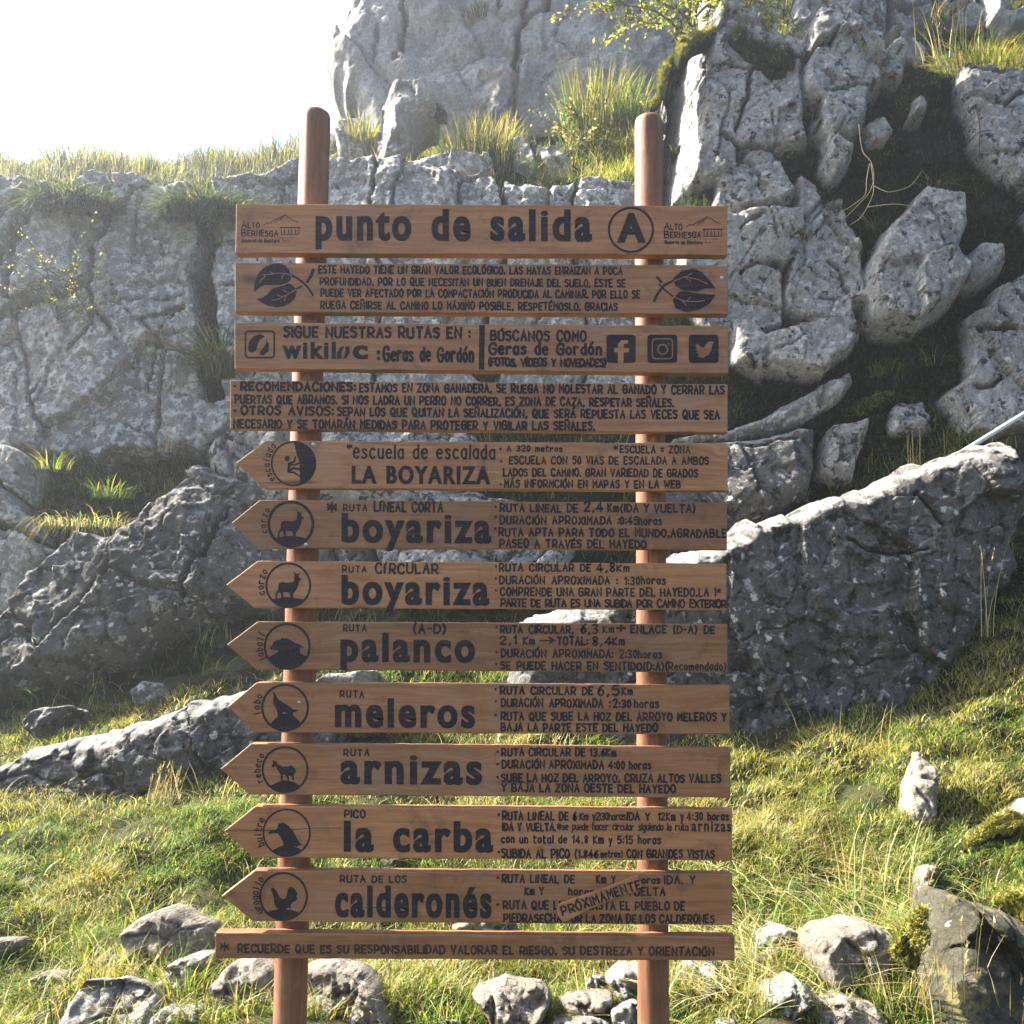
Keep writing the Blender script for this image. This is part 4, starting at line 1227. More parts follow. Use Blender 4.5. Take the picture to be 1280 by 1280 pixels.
k = Ink(); k.poly(LZ(*LEAF1)); k.poly(LZ(*LEAF2))
k.stroke(LZ((790,200),(880,250),(960,310),(1030,390),(1078,468)), 2.6); k.stroke(LZ((1085,130),(1050,220),(1000,290)), 3.6); k.stroke(LZ((850,390),(930,350)), 2.2)
k.poly([(819,345.5),(822,345),(829,352.5),(825.8,354.2)])
RZ = lambda *p: Q(590, 120, 3.765, p)
k.poly(RZ((945,858),(985,825),(1040,811),(1085,830),(1120,870),(1147,906),(1100,905),(1060,920),(1000,915),(958,895)))
k.poly(RZ((944,960),(972,925),(1000,917),(1040,925),(1075,930),(1147,936),(1120,975),(1070,1005),(1010,1017),(958,1000)))
k.stroke(RZ((950,868),(905,890),(875,928),(857,966)), 3.0); k.stroke(RZ((880,885),(910,915),(945,942)), 2.0)
finish(k, 'leaf_emblem', 'paint', b)
k = Ink(0.0012)
for st in (((410,200),(520,190),(600,175),(700,178),(790,205)), ((500,155),(560,185)), ((690,190),(660,245)), ((440,220),(360,300)), ((530,540),(620,520),(740,460),(855,390)), ((680,400),(750,440)), ((600,460),(660,490)), ((720,480),(700,540)), ((660,345),(750,310))):
    k.stroke(LZ(*st), .9)
for st in (((950,872),(1000,850),(1060,862),(1110,885)), ((1010,850),(1035,832)), ((1000,852),(1030,872)), ((950,945),(1000,965),(1060,968),(1095,962)), ((1010,966),(1030,945)), ((985,960),(1010,985))):
    k.stroke(RZ(*st), .8)
finish(k, 'leaf_vein', 'board', b)
screw(902.6, 347.2, b)

# -- board 3
b = board([(293,402.7),(910.6,407.3),(910.6,467),(293,461)], 'board listing web pages with three square icons at its right')
k = Ink()
k.text('SIGUE NUESTRAS RUTAS EN :', 355.5, 587, 421, 12.4, 2.9, yb1=422.5, space=6)
k.bold('wikil', 353, 419.5, 448.4, 16.5, fat=.035); k.bold('c', 441, 459.5, 449, 17.5, fat=.035, ref='c')
k.poly([(421.5,449),(421,441),(425,434.5),(431,432),(428.5,436.5),(426.5,442),(427,448)]); k.poly([(436.5,432.5),(437,440.5),(433.5,447),(427.8,449.3),(430.5,445),(432,439.5),(431.5,433.5)])
k.text(':', 473.3, 473.4, 450, 15, 3.6); k.text('Geras de Gordón', 480, 591, 450.8, 17, 2.9, yb1=452)
k.stroke([(602.6,406),(601.8,462)], 7.2, cap=0)
k.text('BÚSCANOS COMO', 613.5, 732, 425.2, 11.6, 2.7, yb1=426.0)
k.text('Geras de Gordón', 612, 751, 442.4, 13.2, 3.0, yb1=443)
k.text('(FOTOS, VÍDEOS Y NOVEDADES)', 611, 757, 457, 8.9, 2.6, yb1=458, gap=1.9)
finish(k, 'lettering', 'paint', b)
k = Ink(); k.stroke(rrect(306.8,414,342.8,447,4) + [rrect(306.8,414,342.8,447,4)[0]], 2.2)
k.poly(Q(270,390,3.765,[(150,172),(155,140),(175,115),(205,103),(230,115),(206,130),(196,150),(190,178),(170,192),(155,184)])); k.poly(Q(270,390,3.765,[(236,128),(250,155),(246,185),(225,204),(203,201),(211,182),(226,165),(235,150)]))
finish(k, 'icon', 'paint', b)
IZ = lambda *p: Q(745, 405, 7.53, p)
def sq_icon(x0, x1, shapes, strokes):
    k = Ink(); k.poly(rrect(745 + x0 / 7.53, 405 + 100 / 7.53, 745 + x1 / 7.53, 405 + 366 / 7.53, 4.2))
    o = finish(k, 'icon', 'paint', b)
    k = Ink(0.0012)
    for s_ in shapes: k.poly(IZ(*s_))
    for s_, w in strokes: k.stroke(IZ(*s_), w, jitter=.03)
    finish(k, 'icon_symbol', 'board', b)
sq_icon(98, 373, [[(207,367),(205,265),(170,265),(172,228),(205,225),(210,182),(240,152),(302,152),(300,186),(264,188),(258,225),(312,228),(308,265),(262,268),(258,367)]], [])
rr = rrect(530,140,720,326,32); cir = [(628 + 45 * math.cos(t), 238 + 45 * math.sin(t)) for t in np.linspace(0, 2 * np.pi, 25)]
sq_icon(483, 765, [[(683 + 9 * math.cos(t), 185 + 9 * math.sin(t)) for t in np.linspace(0, 2 * np.pi, 11)[:-1]]], [(rr + [rr[0]], 1.7), (cir, 1.9)])
sq_icon(873, 1155, [[(945,180),(985,215),(1020,222),(1035,185),(1060,165),(1085,165),(1112,166),(1096,195),(1085,245),(1060,290),(1010,318),(950,305),(975,290),(945,265),(960,260),(933,235),(950,232),(933,203),(952,200)]], [])

# -- board 4
b = board([(287.3,475.5),(909.7,480.3),(909.7,540.9),(287.5,536)], 'longest text board with four crowded lines of advice')
k = Ink()
k.text('•', 293.5, 293.6, 486.5, 9, 3.2)
k.text('RECOMENDACIONES:', 301.5, 443.5, 487.4, 9.4, 2.9, yb1=488.6)
k.text('ESTAMOS EN ZONA GANADERA, SE RUEGA NO MOLESTAR AL GANADO Y CERRAR LAS', 450, 905, 489.4, 9.6, 2.3, yb1=492.2)
k.text('PUERTAS QUE ABRAMOS. SI NOS LADRA UN PERRO NO CORRER, ES ZONA DE CAZA, RESPETAR SEÑALES.', 294, 841.5, 503.8, 9.6, 2.3, yb1=508.2)
k.text('•', 293.5, 293.6, 517, 9, 3.2)
k.text('OTROS AVISOS:', 302, 416, 518.0, 10, 2.8, yb1=519)
k.text('SEPAN LOS QUE QUITAN LA SEÑALIZACIÓN, QUE SERÁ REPUESTA LAS VECES QUE SEA', 422.5, 899, 519.4, 9.6, 2.3, yb1=523.6)
k.text('NECESARIO Y SE TOMARÁN MEDIDAS PARA PROTEGER Y VIGILAR LAS SEÑALES.', 292.5, 742.5, 534.4, 9.6, 2.4, yb1=537.4)
finish(k, 'lettering', 'paint', b)

# -- arrow boards
def arrow(tip, tl, tr, br, bl, label):
    return board([tl, tr, br, bl, tip], label)

b = arrow((294.4,578.6),(331.6,551),(910,553.9),(910,613.9),(329.8,610.5), 'arrow board with a climber in its half dark ring')
k = Ink(); k.ring(367, 579.4, 28.4, 2.2)
CZ = lambda *p: Q(280, 545, 9.846, p)
k.poly(CZ((858,78),(885,180),(900,250),(932,318),(930,400),(936,480),(934,606)) + [(367 + 27.6 * math.cos(t), 579.4 + 27.6 * math.sin(t)) for t in np.linspace(math.radians(75), math.radians(-91), 18)])
k.poly([(CZ((778,278))[0][0] + 3.3 * math.cos(t), CZ((778,278))[0][1] + 3.3 * math.sin(t)) for t in np.linspace(0, 2 * np.pi, 15)[:-1]])
k.stroke(CZ((802,345),(795,435)), 3.6); k.stroke(CZ((805,335),(860,318),(880,262)), 2.2); k.stroke(CZ((810,350),(865,358),(930,330)), 2.2)
k.stroke(CZ((795,440),(850,395),(935,412)), 2.4); k.stroke(CZ((800,445),(865,450),(938,498)), 2.2)
arc_word(k, 'escalada', 367, 579.4, 30.2, 138, 226, 6.2, 1.4)
finish(k, 'emblem', 'paint', b)
k = Ink()
k.text('*', 434, 440, 560.6, 6, 1.4); k.text('escuela de escalada', 442.5, 618, 572.6, 17, 2.3, yb1=573.6, jit=.7)
k.bold('LA', 440, 470.5, 604.6, 22.4, fat=.03, ref='H'); k.bold('BOYARIZA', 483.5, 612.5, 604.8, 22.6, fat=.03, ref='H')
finish(k, 'heading_lettering', 'paint', b); k = Ink()
k.text('•', 626, 626.1, 565, 9, 2.4); k.text('A 320 metros', 634, 702.5, 564, 6.6, 1.6, yb1=564.2)
k.text('*', 767, 772, 562, 5, 1.2); k.text('ESCUELA = ZONA', 775.5, 862, 565.8, 8.4, 1.7, yb1=566.2)
k.text('•', 626.5, 626.6, 580.5, 9, 2.4); k.text('ESCUELA CON 50 VIAS DE ESCALADA A AMBOS', 637, 885.5, 579.6, 8.8, 1.8, yb1=580.4)
k.text('LADOS DEL CAMINO. GRAN VARIEDAD DE GRADOS', 629.5, 871.5, 594.8, 9, 1.9, yb1=596)
k.text('•', 626, 626.1, 609, 9, 2.2); k.text('MÁS INFORMCIÓN EN MAPAS Y EN LA WEB', 631, 850, 608.8, 8.8, 2.0, yb1=610)
finish(k, 'lettering', 'paint', b); screw(392, 555.6, b)

b = arrow((289,653.7),(324.4,625),(909,628.5),(909,687.5),(321.8,685.4), 'arrow board with a deer, upper of the two deer boards')
k = circle_emblem(363.5, 655, 29.4, DEER, (535,452,425,880,452), 710, 297, 250, 3.6)
arc_word(k, 'corzo', 363.5, 655, 31.2, 158, 216, 6.0, 1.5); finish(k, 'emblem', 'paint', b)
k = Ink(); k.text('*', 409.5, 420, 640, 11, 2.2)
k.text('RUTA', 429.5, 458.5, 638.2, 7.6, 1.6, gap=4.5); k.text('LíNEAL CORTA', 468, 553, 638.6, 11.2, 2.4, yb1=640)
k.bold('boyariza', 427.5, 613.4, 678.2, 28.3)
finish(k, 'heading_lettering', 'paint', b); k = Ink()
k.text('•', 619.4, 619.5, 637, 9, 2.6); k.text('RUTA LINEAL DE', 625.5, 722, 639.3, 9, 2.1, space=6); k.text('2,4', 731, 753, 639, 11.5, 2.4); k.text('Km(IDA Y VUELTA)', 760, 868.5, 639.6, 9.2, 2.0, space=5)
k.text('•', 619.4, 619.5, 650, 9, 2.6); k.text('DURACIÓN APROXIMADA :0:45', 625.5, 797.5, 655, 9.2, 2.1, yb1=655.4, space=7); k.text('horas', 799, 827, 655.8, 9, 1.9)
k.text('•', 619, 619.1, 665, 9, 2.6); k.text('RUTA APTA PARA TODO EL MUNDO,AGRADABLE', 624, 907.5, 669.6, 9.4, 2.2, yb1=671.5, space=6)
k.text('PASEO A TRAVÉS DEL HAYEDO', 625, 807, 683.6, 9.2, 2.2, yb1=685, space=7)
finish(k, 'lettering', 'paint', b); screw(382.6, 681, b)

b = arrow((282.5,731),(321.8,701.2),(908.2,704.7),(908.2,763),(317.8,760), 'arrow board with a deer, lower of the two deer boards')
k = circle_emblem(360.3, 731.8, 28.6, DEER, (515,455,422,890,450), 710, 297, 245, 2.5)
arc_word(k, 'corzo', 360.3, 731.8, 31, 158, 216, 6.4, 1.6); finish(k, 'emblem', 'paint', b)
k = Ink(); k.text('RUTA', 428.5, 457.5, 714.8, 7.4, 1.6, gap=4.5); k.text('CíRCULAR', 470, 547, 716.2, 11.4, 2.3, yb1=716.6)
k.bold('boyariza', 427.5, 611, 755.7, 28.3)
finish(k, 'heading_lettering', 'paint', b); k = Ink()
k.text('•', 619.8, 619.9, 712, 9, 2.2); k.text('RUTA CIRCULAR DE', 624.5, 738, 713.6, 8.6, 1.9, space=7.5); k.text('4,8', 746, 768, 714.6, 11, 2.1); k.text('Km', 771.5, 786, 714, 8, 1.8)
k.text('•', 619.8, 619.9, 727, 9, 2.2); k.text('DURACIÓN APROXIMADA : 1:30', 625, 799, 729.4, 9, 1.9, space=8); k.text('horas', 802, 831.5, 730, 9.4, 1.9)
k.text('•', 619.8, 619.9, 742, 9, 2.2); k.text('COMPRENDE UNA GRAN PARTE DEL HAYEDO,LA 1ª', 626, 899.5, 744.2, 9.2, 2.0, yb1=745.2, space=6)
k.text('PARTE DE RUTA ES UNA SUBIDA POR CAMINO EXTERIOR', 626.5, 907.5, 758.2, 9, 2.1, yb1=759.4, gap=2.0)
finish(k, 'lettering', 'paint', b)

b = arrow((283.3,806),(321.8,777),(909.5,780.4),(909.5,840.7),(320.5,837.2), 'arrow board with a wild boar in its ring')
k = circle_emblem(359, 808, 29.4, BOAR, (450,440,352,870,430), 655, 315, 245, 2.8)
arc_word(k, 'jabalí', 359, 808, 31.2, 146, 212, 6.4, 1.6); finish(k, 'emblem', 'paint', b)
k = Ink(); k.text('RUTA', 429.5, 457.5, 788.8, 7.6, 1.6, gap=4.5); k.text('(A-D)', 517, 556.5, 791.2, 11, 2.6)
k.bold('palanco', 426.2, 593.2, 827.4, 28)
finish(k, 'heading_lettering', 'paint', b); k = Ink()
k.text('•', 620.5, 620.6, 788, 9, 2.2); k.text('RUTA CIRCULAR,', 626, 716, 790.8, 8.8, 2.0, space=8); k.text('6,3', 727, 747, 791.6, 10.6, 2.3); k.text('Km', 754, 767, 790.6, 8, 1.7); k.text('+', 771, 781.5, 791, 11, 2.6); k.text('ENLACE (D-A) DE', 789, 893, 791.0, 9, 2.1, space=8)
k.text('2,1', 625.5, 645, 805, 9.6, 2.2); k.text('Km', 654.5, 667.5, 805.4, 8.6, 1.8); k.text('→', 675.5, 693, 805.8, 10.5, 2.0); k.text('TOTAL:', 697, 734, 805.8, 9.6, 2.2); k.text('8,4', 741.5, 764, 806.3, 10.2, 2.3); k.text('Km', 766, 780, 806.2, 9, 1.9)
k.text('•', 620.5, 620.6, 819, 9, 2.4); k.text('DURACIÓN APROXIMADA: 2:30', 627, 795.5, 821.2, 9.2, 2.0, space=8); k.text('horas', 798, 827, 822.5, 9, 2.0)
k.text('•', 620.5, 620.6, 834, 9, 2.4); k.text('SE PUEDE HACER EN SENTIDO(D:A)(', 626.5, 834, 836.4, 9.2, 2.1, space=7); k.text('Recomendado)', 836, 907.3, 837.4, 9.0, 1.7)
finish(k, 'lettering', 'paint', b)

b = arrow((284.6,883.2),(320.5,853.2),(912.2,857.2),(912.2,918.2),(317.8,915.6), 'arrow board with a howling wolf in its ring')
k = circle_emblem(356.3, 884.5, 29.9, WOLF, (480,1115,1008,790,1105), 630, 950, 240, 2.8)
arc_word(k, 'lobo', 356.3, 884.5, 31.6, 162, 210, 6.8, 1.6); finish(k, 'emblem', 'paint', b)
k = Ink(); k.text('RUTA', 425.5, 454.5, 871.6, 7.6, 1.7, gap=4.5)
k.bold('meleros', 419.3, 593.2, 909.2, 28.2)
finish(k, 'heading_lettering', 'paint', b); k = Ink()
k.text('•', 619.6, 619.7, 866, 9, 2.4); k.text('RUTA CIRCULAR DE', 626, 740.5, 867.4, 9, 2.1, space=7.5); k.text('6,5', 748, 773.5, 869, 12, 2.4); k.text('Km', 778, 790, 868.5, 9, 1.8)
k.text('•', 619.6, 619.7, 881, 9, 2.6); k.text('DURACIÓN APROXIMADA :', 627, 762, 883, 9.4, 2.1, space=8); k.text('2:30', 767, 788, 884.4, 9.4, 2.1); k.text('horas', 793.5, 823, 884.2, 9.4, 1.9)
k.text('•', 619.6, 619.7, 897.5, 9, 2.4); k.text('RUTA QUE SUBE LA HOZ DEL ARROYO MELEROS Y', 626.5, 907.5, 900.0, 9.4, 2.2, yb1=901, space=6)
k.text('BAJA LA PARTE ESTE DEL HAYEDO', 626.8, 821.5, 913.6, 9.4, 2.2, yb1=914.6, space=6)
finish(k, 'lettering', 'paint', b); screw(374, 878, b, r=.005)

b = arrow((275.8,961),(313.8,929.7),(913.2,935.5),(913.2,997.4),(311.7,993.4), 'arrow board with a goat like chamois in its ring')
k = circle_emblem(356.3, 962, 29.4, GOAT, (560,472,412,870,470), 715, 305, 236, 2.6)
arc_word(k, 'rebeco', 356.3, 962, 31.2, 150, 216, 6.2, 1.6); finish(k, 'emblem', 'paint', b)
k = Ink(); k.text('RUTA', 430, 461, 944.6, 7.8, 1.7, gap=4.5)
k.bold('arnizas', 426.2, 602, 980, 29)
finish(k, 'heading_lettering', 'paint', b); k = Ink()
k.text('•', 622, 622.1, 943.5, 9, 2.8); k.text('RUTA CIRCULAR DE 13,6Km', 627.5, 769.5, 944.4, 9, 2.1, yb1=945.2, space=5)
k.text('•', 622, 622.1, 959, 9, 2.8); k.text('DURACIÓN APROXIMADA 4:00 horas', 628, 813.5, 960, 9.4, 2.1, yb1=961.2, space=5)
k.text('•', 622, 622.1, 975.5, 9, 2.8); k.text('SUBE LA HOZ DEL ARROYO, CRUZA ALTOS VALLES', 627.5, 900.5, 976.8, 9.4, 2.2, yb1=977.8, space=5.5)
k.text('Y BAJA LA ZONA OESTE DEL HAYEDO', 627.5, 844, 989, 9.2, 2.2, yb1=990.8, space=5.5)
finish(k, 'lettering', 'paint', b)

b = arrow((280.7,1038.3),(319,1007.7),(915.4,1012.2),(915.4,1076),(315.8,1072.3), 'arrow board with a vulture in its ring and a long split through the wood')
k = circle_emblem(358.3, 1041, 30.2, VULT, (585,1130,1078,880,1125), 730, 955, 242, 2.2)
arc_word(k, 'buitre', 358.3, 1041, 31.6, 150, 212, 6.6, 1.6); finish(k, 'emblem', 'paint', b)
k = Ink(); k.text('PICO', 431, 456, 1021.6, 8.6, 2.0)
k.bold('la', 430.5, 466.4, 1064.8, 29.8, ref='x'); k.bold('carba', 491.9, 615.8, 1065, 29.8)
finish(k, 'heading_lettering', 'paint', b); k = Ink()
k.text('•', 623.5, 623.6, 1022.5, 9, 2.8); k.text('RUTA LINEAL DE 6', 628.5, 720, 1024.6, 9.6, 2.1); k.text('Km y2:30horas', 725, 782, 1024.8, 9, 1.6, gap=1.8); k.text('IDA Y', 784, 812, 1025, 9, 2.0); k.text('12Km y', 823, 854, 1025.2, 9, 1.8); k.text('4:30 horas', 859, 910.5, 1025, 9, 1.9)
k.text('IDA Y VUELTA.', 628.5, 694, 1038, 9, 2.2); k.text('*se puede hacer circular siguiendo la ruta', 697, 860, 1037.4, 8.2, 1.4, gap=1.9, yb1=1038); k.bold('arnizas', 864.4, 914, 1039.4, 10, fat=.02)
k.text('con un total de 14,8 Km y 5:15 horas', 627, 825.5, 1053.4, 9.2, 1.9, space=6)
k.text('•', 623.5, 623.6, 1069.5, 9, 2.6); k.text('SUBIDA AL PICO (', 627.5, 720.5, 1071.8, 10, 2.2); k.text('1.846', 723, 747, 1071.4, 8, 2.2); k.text('metros)', 751, 778, 1071.4, 8, 1.5); k.text('CON GRANDES VISTAS', 784, 892.5, 1071.8, 9.4, 2.2, yb1=1072.6)
finish(k, 'lettering', 'paint', b)
k = Ink(0.0003); k.stroke([(282,1038.5),(300,1038.8),(330,1038),(358,1037.4),(392,1035.2),(428,1035)], .8, jitter=.4); finish(k, 'split', 'thin_paint', b)

b = arrow((277.3,1120),(318.4,1088.2),(915.4,1092.7),(915.4,1156.5),(315.8,1152), 'arrow board with a black cock in its ring and gaps in its text')
k = circle_emblem(354.3, 1120.6, 30.5, ROOST, (625,590,552,1030,600), 830, 400, 298, 2.6)
arc_word(k, 'urogallo', 354.3, 1120.6, 31.8, 142, 222, 6.6, 1.6); finish(k, 'emblem', 'paint', b)
k = Ink(); k.text('RUTA DE LOS', 425.5, 507.5, 1102.4, 7.8, 1.8, gap=3.4)
k.bold('calderonés', 419.4, 613.9, 1146.6, 30.5)
finish(k, 'heading_lettering', 'paint', b); k = Ink()
k.text('•', 622.4, 622.5, 1101.5, 9, 2.8); k.text('RUTA LINEAL DE', 628, 717.5, 1103, 9.2, 2.1); k.text('Km Y', 746, 769, 1103.4, 9, 1.9); k.text('horas', 797, 824.5, 1104, 8, 1.8); k.text('IDA. Y', 831, 868.5, 1104.2, 9.2, 2.0)
k.text('Km Y', 656.5, 679, 1118.4, 9, 2.0); k.text('horas', 711, 742, 1118.8, 8.6, 1.8); k.text('VUELTA', 785, 831, 1119, 9.4, 2.0)
k.text('•', 622.4, 622.5, 1134.5, 9, 2.8); k.text('RUTA QUE LLEGA HASTA EL PUEBLO DE', 629.5, 855.5, 1136, 9.6, 2.0, space=5.5)
k.text('PIEDRASECHA POR LA ZONA DE LOS CALDERONES', 630, 892.5, 1152.4, 9.6, 2.1, yb1=1153.4, space=4.5)
finish(k, 'lettering', 'paint', b)
s_ = board([(697.5,1132),(700,1129.5),(770,1104.5),(793,1094.8),(797,1094.6),(800.5,1100),(802.5,1108),(800,1114),(770,1123),(735,1138),(708,1152.5),(703,1153),(699,1147),(696,1139)], 'small slanting slat nailed over the lowest arrow board', name='slat', y0=-0.009, thick=0.0085, wav=0)
k = Ink(0.0096)
ca, sa = math.cos(-0.335), math.sin(-0.335)
k.text('PRÓXIMAMENTE', 0, 103, 0, 10.5, 2.2, yb1=0, warp=lambda P: np.c_[704 + P[:, 0] * ca - P[:, 1] * sa, 1144 + P[:, 0] * sa + P[:, 1] * ca])
finish(k, 'lettering', 'paint', s_)

b = board([(269.3,1165.8),(918.5,1171),(918.5,1201),(268.5,1198)], 'narrow lowest board with a single line of warning')
k = Ink(); k.text('*', 275, 286, 1188.5, 10, 1.4)
k.text('RECUERDE QUE ES SU RESPONSABiLiDAD VALORAR EL RiESGO, SU DESTREZA Y ORiENTACiÓN', 298, 892, 1190.2, 9.4, 2.3, yb1=1194.4, space=6)
finish(k, 'lettering', 'thin_paint', b)
# ------------------------------------------------------------------ vegetation
class Blades:
    def __init__(s): s.P, s.F, s.C, s.n = [], [], [], 0
    def add(s, base, h, w, az, bend, droop, col, segs=3, lean=None, tipcol=None):
        """curved tapering blades: base (n,3), height, width, direction they bend to, how far they bend, how much the tip drops"""
        n = len(base)
        h, w, az, bend, droop = [np.broadcast_to(np.asarray(x, float), n) for x in (h, w, az, bend, droop)]
        d = np.c_[np.cos(az), np.sin(az), np.zeros(n)]
        fa = az + np.pi / 2 + rng.normal(0, .5, n)
        side = np.c_[np.cos(fa), np.sin(fa), np.zeros(n)]
        rows = []
        for k in range(segs + 1):
            t = k / segs
            c = base + d * (h * bend * t ** 1.7)[:, None]
            c = c + np.c_[np.zeros((n, 2)), h * (t - droop * t * t)]
            ww = w * (1 - t ** 1.6) * 0.5 + w * 0.06
            rows.append((c - side * ww[:, None], c + side * ww[:, None]) if k < segs else (c,))
        vv = [a for r in rows for a in r]
        m_ = len(vv)
        V = np.stack(vv, 1).reshape(-1, 3)
        b = s.n + np.arange(n)[:, None] * m_
        F = []
        for k in range(segs - 1):
            F += [b + np.array([2*k, 2*k+1, 2*k+3]), b + np.array([2*k, 2*k+3, 2*k+2])]
        F.append(b + np.array([2*segs-2, 2*segs-1, 2*segs]))
        s.F.append(np.concatenate(F)); s.P.append(V)
        C = np.repeat(np.asarray(col, float)[:, None, :], m_, 1)
        s.C.append(C.reshape(-1, 3)); s.n += n * m_
    def build(s, name, mat, parent=None, loc=(0, 0, 0)):
        return mesh_obj(name, np.concatenate(s.P), np.concatenate(s.F), mat, parent, loc, smooth=True, color=np.concatenate(s.C))

GREEN, YEL, STRAW, OLIVE, DARK = [np.array(c) for c in ((.10, .18, .032), (.27, .26, .055), (.40, .33, .16), (.13, .145, .045), (.026, .046, .02))]
def palette(n, w, g=rng):
    """random mixture of green, yellow green, straw, olive, dark with weights w (5,) or (n,5)"""
    w = np.asarray(w, float)
    if w.ndim == 1: w = np.repeat(w[None], n, 0)
    w = np.clip(w, 0, None); cw = np.cumsum(w / w.sum(1, keepdims=True), 1)
    k = (g.random(n)[:, None] > cw).sum(1).clip(0, 4)
    c = np.stack([GREEN, YEL, STRAW, OLIVE, DARK])[k]
    return c * (0.75 + 0.5 * g.random((n, 1))) * (1 + 0.045 * g.normal(size=(n, 3)))

def turf(n, r0, r1, c0, c1, h, w, seed, dens=0.0, wts=(1, 1, .5, .6, .1), bend=.95, droop=.4, segs=3, patch=True):
    P, Nn = sample_ground(n, r0, r1, c0, c1, seed)
    a = fbm(P, 2.6, 3, seed + 1); b_ = fbm(P, 6.0, 2, seed + 2); c_ = fbm(P, 1.6, 2, seed + 3)
    keep = rng.random(n) < np.clip(0.75 + 1.1 * a + dens, .12, 1)
    P, a, b_, c_ = P[keep], a[keep], b_[keep], c_[keep]
    n = len(P)
    hh = h * np.clip(1 + .7 * b_ + .35 * rng.normal(size=n), .25, 2.4)
    W = np.array(wts)[None] * np.ones((n, 1))
    W[:, 0] *= np.clip(1 + 2.2 * c_, .1, 4); W[:, 2] *= np.clip(1 - 1.8 * c_, .1, 4); W[:, 1] *= np.clip(1 + 1.5 * b_, .2, 3)
    az = fbm(P, 2.8, 2, seed + 4) * 6 + rng.normal(0, 1.6, n)
    return P, hh, w * (.6 + .8 * rng.random(n)), az, bend * (.3 + 1.4 * rng.random(n)), droop * (.5 + rng.random(n)), palette(n, W), segs

g = Blades()
g.add(*turf(90000, 0, 2, -150, 1400, .06, .0042, 1, wts=(1.6, 1.4, .6, .6, .1)))
g.add(*turf(64000, 2, 4, -150, 1400, .07, .005, 2, wts=(1.2, 1.4, .6, .8, .15)))
g.add(*turf(15000, 0, 1, -100, 1350, .13, .004, 3, wts=(1.6, 1, .9, .4, .1), bend=.7))
g.add(*turf(16000, 4, 7, -150, 1400, .16, .006, 4, wts=(1.0, .25, .45, 1.2, .8), bend=.7, droop=.35))
for c0_, c1_, sd_ in ((1400, 2300, 41), (-900, -150, 42)):      # thinner turf beyond the frame on both sides
    g.add(*turf(26000, 0, 5, c0_, c1_, .08, .007, sd_, wts=(1.4, 1.4, .6, .7, .15)))
tag(g.build('grass', M['grass']), 'sunlit tangle of short green and yellow meadow grass under the sign', 'grass', kind='stuff')

# low moss and dead thatch between the blades
g = Blades()
for (n, r0, r1, sd) in ((26000, 0, 2, 11), (18000, 2, 4, 12)):
    P, Nn = sample_ground(n, r0, r1, -150, 1400, sd)
    k = fbm(P, 3.2, 3, 40) > .02
    P = P[k]; n = len(P)
    g.add(P, .03 * (.5 + rng.random(n)), .007, rng.random(n) * 6.28, .8, .1, palette(n, (.3, 2.0, .6, .4, 0)) * 1.15, segs=2)
tag(g.build('thatch', M['straw']), 'yellowish moss and dead thatch matted among the grass', 'ground cover', kind='stuff')

# shaded grass hanging on the ledges and in the clefts of the crags
g = Blades()
def ledge(n, r0, r1, c0, c1, h, sd, wts, bend=.9, droop=.8, w=.007):
    P, Nn = sample_ground(n, r0, r1, c0, c1, sd)
    m_ = fbm(P, 1.7, 3, sd) > -.35
    P = P[m_]; n = len(P)
    az = -np.pi / 2 + rng.normal(0, .7, n)
    g.add(P, h * (.4 + 1.1 * rng.random(n)), w * (.6 + .8 * rng.random(n)), az, bend * (.4 + rng.random(n)), droop * (.4 + 1.2 * rng.random(n)), palette(n, wts), segs=3)
ledge(15000, 6, 8, -150, 430, .22, 21, (.9, .3, .25, 1, 1.2))
ledge(9000, 7, 10, -150, 420, .16, 22, (.3, .05, .15, .7, 1.6))
ledge(30000, 6, 12, 880, 1420, .13, 23, (.2, .0, .03, .35, 4.0), w=.006)
ledge(14000, 5, 8, 880, 1420, .2, 27, (.7, .1, .2, .8, 1.8))
ledge(16000, 8, 10.6, -150, 880, .11, 28, (.5, .05, .1, .8, 2.0))
ledge(9000, 5, 7, -150, 700, .18, 29, (1, .3, .3, .9, 1.0))
ledge(6000, 6, 11, 420, 880, .15, 24, (.5, .3, .4, .8, 1))
ledge(12000, 10, 12, 860, 1420, .2, 25, (1, .8, .5, .8, .6), droop=.4)
ledge(9000, 9, 11, 420, 860, .2, 26, (1.2, 1.2, .7, .6, .2), droop=.3)
def on_rock(seed_, n, h, wts, w=.006):
    for nm, S in ROCK_SURF:
        if nm != seed_: continue
        k = rng.integers(len(S), size=n); P = S[k] + rng.normal(0, .01, (n, 3))
        q = fbm(P, 1.6, 3, 91) > -.28; P = P[q]; m_ = len(P)
        g.add(P, h * (.3 + 1.2 * rng.random(m_)), w * (.6 + .8 * rng.random(m_)), -np.pi / 2 + rng.normal(0, .8, m_), .9 * (.4 + rng.random(m_)), .9 * (.3 + 1.2 * rng.random(m_)), palette(m_, wts) * .72, segs=3)
on_rock('wall', 44000, .11, (.35, .02, .05, .5, 3.0))
tag(g.build('ledge_grass', M['grass']), 'dark drooping grass and moss in the clefts of the crags', 'grass', kind='stuff')

